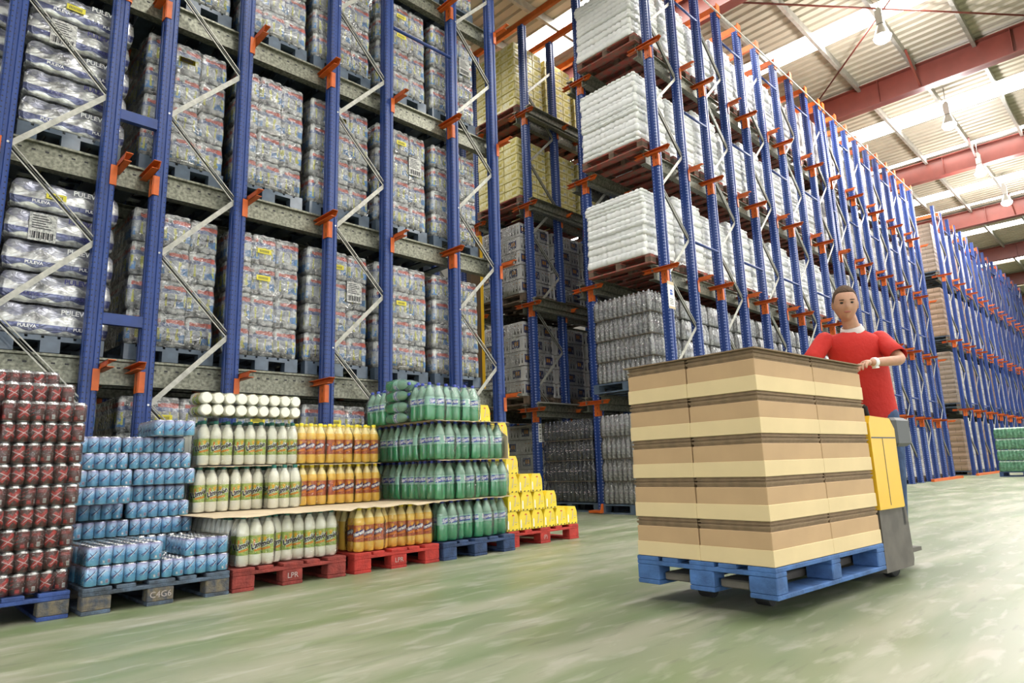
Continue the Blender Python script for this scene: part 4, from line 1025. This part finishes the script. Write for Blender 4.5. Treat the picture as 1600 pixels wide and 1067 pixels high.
# dark bottle loads on the floor of lane two
for i in range(2):
    lab = 'load of dark bottles under film on the floor, %s' % ('at the second lane entry' if i == 0 else 'second into the lane')
    if i == 0: DB.location = (8.45, R2+.16, .147); DB['label'] = lab; DB['group'] = 'dark bottle loads'
    else: dup(DB, lab, (9.35, R2+.16, .147), group='dark bottle loads')
    rack_pallet('blue', 'blue pallet under the dark bottle load, %s' % ('front' if i == 0 else 'rear'), 8.45+.9*i, R2+.11, 0, 'pallets in the sack rack')
# printed white cartons, and pale yellow cartons, in the third lane
M['whitecarton'] = mat('white_printed_carton', (.52, .51, .50), .5, var=.15, vscale=12, coat=.35, crinkle=.4, cscale=8)
M['bluepanel'] = mat('dark_blue_panel', (.045, .05, .12), .5, coat=.3); M['orangepanel'] = mat('orange_letter', (.42, .18, .03), .5)
def white_carton(v):
    b = MB(); W, Dp, H = .268, .36, .268; b.cbox(.002, W, .002, Dp, .002, H, .006)
    def panel(side, x0, x1, z0, z1, mi, e=.001):
        if side == 0: b.box(x0, x1, -e, .0015, z0, z1, mi)
        else: b.box(-e, .0015, x0, x1, z0, z1, mi)
    for side, wd in ((0, W), (1, Dp)):
        if (v+side) % 2 == 0:
            o = .02 if side == 0 else .10
            panel(side, o, o+.2, .06, .21, 1); panel(side, o+.03, o+.075, .11, .18, 2, .002); panel(side, o+.09, o+.125, .11, .18, 2, .002); panel(side, o+.155, o+.18, .09, .14, 0, .002)
        else:
            for q in range(3):
                o = .03+.08*q; panel(side, o+.004, o+.026, .05, .10, 3); panel(side, o+.01, o+.02, .10, .14, 3); panel(side, o, o+.03, .2, .21, 2)
    b.box(-.0015, W, -.0015, Dp, .0, .003, 4)
    return b.mesh('printed_carton', ['whitecarton', 'bluepanel', 'orangepanel', 'ink', 'greycarton'])
WC = [white_carton(0), white_carton(1)]
M['palecarton'] = mat('pale_yellow_carton', (.86, .81, .56), .5, var=.3, vscale=12, col2=(.78, .66, .20), coat=.3)
def pale_carton():
    b = MB(); W, Dp, H = .262, .362, .168; b.cbox(.003, W, .003, Dp, .002, H, .008)
    b.box(-.001, .002, .05, .16, .05, .11, 1); b.box(.05, .15, -.001, .002, .05, .11, 1); b.box(.17, .22, -.001, .002, .04, .08, 2)
    b.box(.001, W+.001, .001, Dp+.001, .0, .006, 3)
    return b.mesh('pale_carton', ['palecarton', 'olive', 'paper', 'olive'])
M['olive'] = mat('olive_print', (.66, .55, .12), .6)
PCm = pale_carton()
def carton_load(kind, rows):
    t = thing('carton_load', 'x', 'pallet load', (0, 0, -60)); rnd = random.Random(2)
    dz = .272 if kind == 'white' else .172
    for l in range(rows):
        for i in range(3):
            for j in range(3):
                if i > 0 and j > 0 and l < rows-1: continue
                if kind == 'white': me = WC[(l+i+j) % 2]
                else: me = PCm
                ob('carton', me, t, (.272*i+rnd.uniform(-.004, .004), .37*j+rnd.uniform(-.004, .004), l*dz))
    b = MB(); b.box(.2, .8, .3, 1.08, .01, dz*(rows-1)); ob('inner_cartons', b.mesh('inner_cartons', ['whitecarton' if kind == 'white' else 'palecarton']), t)
    if kind == 'white': ob('stretch_film', load_film(.82, 1.10, dz*rows+.01, 9), t)
    return t
CL = {'white': carton_load('white', 5), 'yellow': carton_load('yellow', 8), 'yellow7': carton_load('yellow', 7)}; clu = set()
for lv, kind in ((0, 'white'), (1, 'white'), (2, 'white'), (3, 'yellow7'), (4, 'yellow')):
    zb = 0 if lv == 0 else ZL[lv-1]+.14
    for i in range(3):
        x = (8.34 if lv else 8.9)+.9*i
        word = 'white printed cartons' if kind == 'white' else 'pale yellow cartons'
        lab = 'load of %s in the third lane, %s, %s from the entry' % (word, tier[lv], NTH[i]); g_ = 'white carton loads' if kind == 'white' else 'pale yellow carton loads'
        if kind in clu: dup(CL[kind], lab, (x, R3+.16, zb+.147), group=g_)
        else: clu.add(kind); o = CL[kind]; o.location = (x, R3+.16, zb+.147); o['label'] = lab; o['group'] = g_
        rack_pallet('brown' if lv < 3 else 'red', 'pallet under the %s load of %s, %s' % (NTH[i], word, tier[lv]), x, R3+.11, zb, 'pallets in the sack rack')
# far rack
FB_ = [wrapped_block(5, 6, .19, 1.75, 9, 'browncarton', .004), wrapped_block(5, 6, .19, 1.7, 7, 'wrapcarton', .012), wrapped_block(5, 6, .19, 1.8, 11, 'greycarton', .004)]
for lv in range(4):
    zb = 0 if lv == 0 else WL[lv-1]+.14
    for i in range(15):
        x = 26.75+1.03*i
        me = FB_[(0, 2, 0, 2)[lv]] if i == 0 else FB_[(1 if (i*7+lv*3) % 3 else 0)]
        thing('carton_load', '%s carton load in the far rack, %s, %s along' % ('brown' if me is not FB_[1] else 'pale wrapped', tier[lv], NTH[i]), 'pallet load', (x, R1+.17, zb+.147), group='loads in the far rack', me=me)
        rack_pallet('far', 'pallet in the far rack, %s, %s along' % (tier[lv], NTH[i]), x, R1+.12, zb, 'pallets in the far rack')
# green bottle load standing on the floor at the far right
b = MB()
for l in range(4): bumpy(b, 10, 13, .095, [(l*.33, .015, .016), (l*.33+.02, 0, .02), (l*.33+.2, 0, .02), (l*.33+.28, .02, .03), (l*.33+.315, .03, .034)], jit=.002, mis=[0, 0, 0, 1])
M['fargreen'] = mat('dull_green_bottles', (.10, .26, .15), .25, coat=.6, var=.5, vscale=14); M['farpale'] = mat('pale_green_necks', (.42, .58, .46), .25, coat=.6)
gb = b.mesh('green_bottle_block', ['fargreen', 'farpale'])
thing('bottle_load', 'pallet load of green bottles standing alone on the floor at the far right', 'pallet load', (24.75, 2.9, .147), group='far green bottle loads', me=gb)
thing('pallet', 'dark blue pallet under the far green bottle load', 'pallet', (24.75, 2.89, 0), me=joined_pallet(.95, 1.25, 'wood_navy', 'wood_navy'))

# ------------------------------------------------------------------ truck with its cardboard load, and the man riding it
TX, TY, TR = 3.10, 1.43, rad(-4.7)
def tw(x, y, z): return (TX+x*cos(TR)-y*sin(TR), TY+x*sin(TR)+y*cos(TR), z)
M['wood_bluebright'] = mat('bright_blue_wood', (.07, .17, .42), .7, var=.4, vscale=9, bump=.3, bscale=50)
floor_pallet('bright blue pallet carried on the forks of the yellow truck', *tw(0, .82, 0)[:2], .82, 1.22, 'wood_bluebright', 'wood_bluebright', rz=TR-pi/2, z=.092)
M['kraft'] = mat('kraft_cardboard', (.52, .345, .19), .8, var=.08, vscale=4)
M['kraftpale'] = mat('pale_cardboard_sleeve', (.74, .58, .33), .8, var=.06, vscale=4)
M['kraftdark'] = mat('brown_cardboard_edge', (.27, .185, .11), .85, var=.2, vscale=20)
def kraft_box():
    t = thing('cardboard_box', 'x', 'box', (0, 0, -70)); W, Dp, H = .598, .398, .207
    b = MB(); b.cbox(0, W, 0, Dp, .001, .158, .003); ob('box_body', b.mesh('box_body', ['kraft']), t)
    b = MB(); b.cbox(-.003, W+.003, -.003, Dp+.003, .0, .076, .002); ob('pale_sleeve', b.mesh('pale_sleeve', ['kraftpale']), t)
    b = MB(); b.box(.006, W-.006, .006, Dp-.006, .158, .170); b.box(.001, W-.001, .001, Dp-.001, .170, .176); b.box(-.001, W+.001, -.001, Dp+.001, .176, .182); b.box(.008, W-.008, .008, Dp-.008, .182, .192); b.box(0, W, 0, Dp, .192, .197); b.box(.006, W-.006, .006, Dp-.006, .197, .206)
    ob('folded_flaps', b.mesh('folded_flaps', ['kraftdark']), t); return t
kb = kraft_box(); first = True
for l in range(5):
    for i in range(2):
        for j in range(2):
            lab = 'brown box with pale band on the truck, %s layer, %s' % (ORD[l], (('near corner', 'far left corner'), ('next to the yellow truck', 'hidden far corner'))[i][j])
            loc = tw(.006+.604*i, .006+.405*j, .2385+.2075*l)
            if first: kb.location = loc; kb.rotation_euler = (0, 0, TR); kb['label'] = lab; kb['group'] = 'cardboard boxes on the truck'; first = False
            else: dup(kb, lab, loc, TR, 'cardboard boxes on the truck')
b = MB(); b.box(-.01, 1.23, -.01, .83, 0, .006); thing('cardboard_sheet', 'flat brown cardboard sheet on top of the boxes on the truck', 'cardboard sheet', tw(0, 0, .2385+5*.2075), TR, me=b.mesh('cardboard_sheet', ['kraftdark']))
M['greyplastic'] = mat('dark_grey_plastic', (.075, .08, .085), .5); M['chassis'] = mat('dusty_grey_steel', (.13, .115, .10), .6, var=.3)
M['rubber'] = mat('rubber', (.02, .02, .02), .8)
t = thing('pallet_truck', 'yellow and grey ride-on pallet truck behind the cardboard load', 'pallet truck', tw(0, 0, 0), TR)
def part(name, b, mats, sm=None): return ob(name, b.mesh(name, mats), t if sm is None else sm)
for y in (.16, .50):
    b = MB(); b.cbox(.03, 1.3, y, y+.16, .118, .158, .006); b.box(.24, .36, y+.05, y+.11, .05, .118); f = part('fork', b, ['chassis'])
    b = MB(); b.lathe([(.042, 0), (.045, .005), (.045, .075), (.042, .08)], 16, T=Matrix.Translation((.30, y+.04, .046)) @ Matrix.Rotation(-pi/2, 4, 'X')); part('load_roller', b, ['rubber'], f)
b = MB(); b.prism([(1.27, .06), (1.68, .06), (1.70, .10), (1.68, .42), (1.27, .42)], 'y', .02, .80); b.box(1.26, 1.30, .05, .77, .3, .5); part('chassis', b, ['chassis'])
b = MB(); b.prism([(1.24, .42), (1.60, .42), (1.61, .9), (1.55, .965), (1.26, .975), (1.235, .93)], 'y', .0, .56); c = part('cowl', b, ['yellow'])
b = MB(); b.box(1.243, 1.6, -.002, .001, .84, .848); b.box(1.40, 1.405, -.002, .001, .44, .84); part('panel_seam', b, ['greyplastic'], c)
b = MB(); b.cbox(1.602, 1.66, .02, .56, .30, .93, .008); part('back_pad', b, ['greyplastic'])
b = MB(); b.cbox(1.612, 1.85, -.01, .50, .79, .975, .02); part('control_head', b, ['greyplastic'])
b = MB(); b.tube((1.70, .18, .95), (1.66, .18, 1.06), .016); b.tube((1.66, .18, 1.06), (1.66, .52, 1.06), .016); b.tube((1.66, .52, 1.06), (1.70, .52, .95), .016); part('handlebar', b, ['rubber'])
b = MB(); b.prism([(1.70, .10), (2.12, .10), (2.12, .125), (1.70, .14)], 'y', .12, .72); part('rider_platform', b, ['chassis'])
b = MB(); b.prism([(1.66, .14), (1.735, .14), (1.70, .82), (1.64, .82)], 'y', .04, .075); part('side_guard', b, ['yellow'])
for y in (.08, .66):
    b = MB(); b.lathe([(.085, 0), (.09, .01), (.09, .05), (.085, .06)], 20, T=Matrix.Translation((1.55, y, .0905)) @ Matrix.Rotation(-pi/2, 4, 'X'))
    b.lathe([(.04, -.004), (.035, -.006)], 12, 1, T=Matrix.Translation((1.55, y, .0905)) @ Matrix.Rotation(-pi/2, 4, 'X')); part('wheel', b, ['rubber', 'bolt'])

# the man
M['skin'] = mat('skin', (.52, .28, .18), .5, var=.12, vscale=30)
M['shirt'] = mat('red_polo_shirt', (.52, .02, .014), .8, bump=.25, bscale=25)
M['collar'] = mat('pale_collar', (.68, .60, .58), .8)
M['jeans'] = mat('blue_jeans', (.05, .09, .19), .85, var=.3, vscale=30)
M['hair'] = mat('short_brown_hair', (.09, .05, .03), .9, bump=.6, bscale=90)
M['eye'] = mat('eye_dark', (.02, .015, .01), .2); M['lips'] = mat('lips', (.40, .14, .11), .5); M['shoe'] = mat('shoe', (.05, .045, .04), .7)
def skin(name, nodes, edges, m, parent, root=0, sub=2):
    me = D.meshes.new(name); me.from_pydata([n[0] for n in nodes], edges, []); me.materials.append(M[m])
    o = ob(name, me, parent); md = o.modifiers.new('skin', 'SKIN'); md.use_smooth_shade = True
    if not me.skin_vertices: 
        raise RuntimeError('no skin layer')
    for i, n in enumerate(nodes):
        r = n[1]; r = (r, r) if isinstance(r, (int, float)) else r; me.skin_vertices[0].data[i].radius = r
        me.skin_vertices[0].data[i].use_root = (i == root)
    s_ = o.modifiers.new('subsurf', 'SUBSURF'); s_.levels = sub; s_.render_levels = sub; return o
def ellipsoid(b, c, f, s_, u, rf, rs, ru, fn=None, nu=20, nv=14, mi=0):
    V = []; F = []
    for j in range(nv+1):
        ph = pi*j/nv
        for i in range(nu):
            th = 2*pi*i/nu; x, y, z = sin(ph)*cos(th), sin(ph)*sin(th), cos(ph)
            if fn: x, y, z = fn(x, y, z)
            V.append(tuple(c+f*(x*rf)+s_*(y*rs)+u*(z*ru)))
    for j in range(nv):
        for i in range(nu): F.append((j*nu+i, (j+1)*nu+i, (j+1)*nu+(i+1) % nu, j*nu+(i+1) % nu))
    b.add(V, F, mi, True)
BX, BY, BZ = 5.10, 1.57, .142
man = thing('person', 'man in red polo shirt and blue jeans leaning over behind the cardboard load', 'person', (BX, BY, BZ))
def W_(p): return (p[0]-BX, p[1]-BY, p[2]-BZ)
def nodes(l): return [(W_(p), r) for p, r in l]
pel, wai, che, upc, nb, nt_ = (5.14, 1.54, 1.0), (5.10, 1.53, 1.13), (4.99, 1.54, 1.36), (4.93, 1.53, 1.48), (4.895, 1.528, 1.575), (4.81, 1.524, 1.75)
shL, elL, wrL = (5.035, 1.40, 1.535), (4.885, 1.245, 1.352), (4.625, 1.366, 1.330)
shR, elR, wrR = (4.755, 1.675, 1.535), (4.59, 1.79, 1.30), (4.50, 1.66, 1.22)
hiL, knL, anL, toL = (5.20, 1.46, .94), (5.12, 1.45, .55), (5.14, 1.47, .215), (4.99, 1.43, .175)
hiR, knR, anR, toR = (5.08, 1.62, .94), (4.99, 1.66, .55), (5.03, 1.69, .215), (4.88, 1.65, .175)
skin('body', nodes([(pel, .10), (wai, .095), (che, .10), (upc, .075), (nb, .058), (nt_, .052), (shL, .05), (elL, .038), (wrL, .026), (shR, .05), (elR, .038), (wrR, .026),
                    (hiL, .075), (knL, .052), (anL, .036), (toL, .03), (hiR, .075), (knR, .052), (anR, .036), (toR, .03)]),
     [(0, 1), (1, 2), (2, 3), (3, 4), (4, 5), (3, 6), (6, 7), (7, 8), (3, 9), (9, 10), (10, 11), (0, 12), (12, 13), (13, 14), (14, 15), (0, 16), (16, 17), (17, 18), (18, 19)], 'skin', man)
mid = lambda a, b, t: tuple(a[i]+(b[i]-a[i])*t for i in range(3))
sv, fv = Vector((.73, -.68, 0)).normalized(), Vector((-.68, -.73, 0)).normalized()
b = MB(); rings = []
for (c, rw, rd) in (((5.14, 1.54, .985), .172, .132), ((5.12, 1.535, 1.06), .168, .126), ((5.08, 1.53, 1.16), .165, .12), ((5.0, 1.535, 1.33), .186, .125), ((4.93, 1.535, 1.45), .198, .118), ((4.90, 1.535, 1.53), .20, .10), ((4.90, 1.532, 1.572), .155, .085), ((4.90, 1.528, 1.585), .085, .072), ((4.895, 1.528, 1.60), .068, .066)):
    c = Vector(W_(c)); rings.append([tuple(c+sv*rw*cos(a)+fv*rd*sin(a)+Vector((0, 0, .006*sin(3*a+rw*60)))) for a in [2*pi*i/28 for i in range(28)]])
b.loft(rings, cap=False)
for sh, el, e in ((shL, elL, .82), (shR, elR, .78)):
    A = Vector(W_(sh)); B = Vector(W_(el)); q = (B-A).to_track_quat('Z', 'Y').to_matrix().to_4x4(); l = (B-A).length*e
    b.lathe([(.02, -.060), (.042, -.048), (.056, -.026), (.061, .0), (.061, .05), (.060, l*.6), (.063, l), (.057, l), (.052, l*.8)], 22, T=Matrix.Translation(A) @ q, cap=False)
ob('shirt', b.mesh('shirt', ['shirt']), man)
skin('jeans', nodes([(mid(pel, wai, .7), (.145, .115)), (pel, (.15, .12)), (hiL, .098), (knL, .07), (mid(knL, anL, .9), .056), (hiR, .098), (knR, .07), (mid(knR, anR, .9), .056)]),
     [(0, 1), (1, 2), (2, 3), (3, 4), (1, 5), (5, 6), (6, 7)], 'jeans', man, 1)
for an, to in ((anL, toL), (anR, toR)):
    b = MB(); c = Vector(W_(mid(an, to, .5))); f = (Vector(to)-Vector(an)); f.z = 0; f.normalize(); s_ = Vector((-f.y, f.x, 0))
    ellipsoid(b, c+Vector((0, 0, .0)), f, s_, Vector((0, 0, 1)), .145, .052, .062, lambda x, y, z: (x, y, max(z, -.75)-(.25*x if z > 0 and x > 0 else 0))); ob('shoe', b.mesh('shoe', ['shoe']), man)
# head: faces the camera side, bowed a little
hc = Vector(W_((4.79, 1.52, 1.775))); f = Vector((-.88, -.42, -.20)).normalized(); s_ = f.cross(Vector((.08, 0, 1))).normalized(); u = s_.cross(f)
def headfn(x, y, z):
    if z < 0: k = 1-.24*(-z)**1.4; y *= k; x = x*(1-.10*(-z)) + .10*(-z)
    if x > 0:
        g = math.exp(-((y/.16)**2+((z+.12)/.20)**2)); x += .20*g*(1 if z > -.3 else .4)                   # nose
        for e in (-.36, .36): x -= .10*math.exp(-(((y-e)/.18)**2+((z-.06)/.13)**2))                        # eye sockets
        x += .05*math.exp(-(((z-.24)/.10)**2+(y/.5)**2)) + .07*math.exp(-(((z+.80)/.16)**2+(y/.28)**2))     # brow, chin
        x += .03*math.exp(-(((z+.46)/.08)**2+(y/.25)**2))
    return x, y, z
b = MB(); ellipsoid(b, hc, f, s_, u, .098, .080, .120, headfn, 40, 28)
for e in (-1, 1): ellipsoid(b, hc+s_*(.077*e)-u*.005-f*.005, f, s_, u, .020, .009, .032, None, 10, 8)
head = ob('head', b.mesh('head', ['skin']), man)
for e in (-1, 1):
    b = MB(); ellipsoid(b, hc+s_*(.030*e)+u*.010+f*.080, f, s_, u, .010, .013, .008, None, 10, 8); ob('eye', b.mesh('eye', ['eye']), head)
    b = MB(); ellipsoid(b, hc+s_*(.031*e)+u*.030+f*.090, f, s_, u, .008, .020, .004, None, 10, 6); ob('eyebrow', b.mesh('eyebrow', ['hair']), head)
b = MB(); ellipsoid(b, hc-u*.052+f*.091, f, s_, u, .008, .024, .007, None, 12, 8); ob('mouth', b.mesh('mouth', ['lips']), head)
def hairfn(x, y, z):
    if x > .45 and z < .55: x = .45+(x-.45)*.2; z = max(z, .1)
    if z < -.25: z = -.25+(z+.25)*.3; x = min(x, .1)
    return x, y, z
b = MB(); ellipsoid(b, hc+u*.012-f*.008, f, s_, u, .100, .082, .122, hairfn, 28, 20); ob('hair', b.mesh('hair', ['hair']), head)
b = MB(); q = (Vector(nt_)-Vector(nb)).to_track_quat('Z', 'Y').to_matrix().to_4x4()
b.lathe([(.080, .018), (.068, .058), (.060, .060), (.066, .025)], 20, T=Matrix.Translation(Vector(W_(nb))) @ q, cap=False); ob('collar', b.mesh('collar', ['collar']), man)
b = MB(); q = (Vector(elL)-Vector(wrL)).to_track_quat('Z', 'Y').to_matrix().to_4x4()
b.lathe([(.029, .03), (.031, .034), (.031, .054), (.029, .058)], 18, T=Matrix.Translation(Vector(W_(wrL))) @ q); b.box(-.015, .015, -.04, -.03, .03, .06, 0, T=Matrix.Translation(Vector(W_(wrL))) @ q); ob('wristwatch', b.mesh('wristwatch', ['white']), man)
def hand(wr, d, nrm, thumb_side, curl):
    """d: direction of the fingers, nrm: back of the hand, thumb_side: +1 / -1"""
    d = Vector(d).normalized(); n = Vector(nrm); n = (n-d*n.dot(d)).normalized(); sd = d.cross(n)*thumb_side; w0 = Vector(W_(wr))
    N_ = [(tuple(w0), .024), (tuple(w0+d*.035), (.030, .020)), (tuple(w0+d*.075), (.036, .017))]; E_ = [(0, 1), (1, 2)]
    skin('palm', N_, E_, 'skin', man)
    for k, (off, L) in enumerate(((.028, .068), (.0095, .078), (-.0095, .072), (-.028, .058))):
        p = w0+d*.070+sd*off; pts = [p]; a = .12
        for q_, fr in enumerate((.45, .31, .24)):
            a += curl*(1+.12*k); p = p+(d*cos(a)-n*sin(a))*L*fr; pts.append(p)
        skin('finger', [(tuple(x), r) for x, r in zip(pts, (.0098, .0092, .0085, .0072))], [(0, 1), (1, 2), (2, 3)], 'skin', man, 0, 1)
    p = w0+d*.022+sd*.024; p1 = p+(d*.5+sd*.8).normalized()*.034-n*.006; p2 = p1+(d*.8+sd*.45-n*.3).normalized()*.030; p3 = p2+(d*.9+sd*.1-n*.45).normalized()*.024
    skin('thumb', [(tuple(p), .013), (tuple(p1), .012), (tuple(p2), .0105), (tuple(p3), .009)], [(0, 1), (1, 2), (2, 3)], 'skin', man, 0, 1)
hand(wrL, (-.93, .20, -.10), (0, .1, 1), 1, .28)
hand(wrR, (-.75, -.55, .15), (.1, .3, 1), -1, .35)
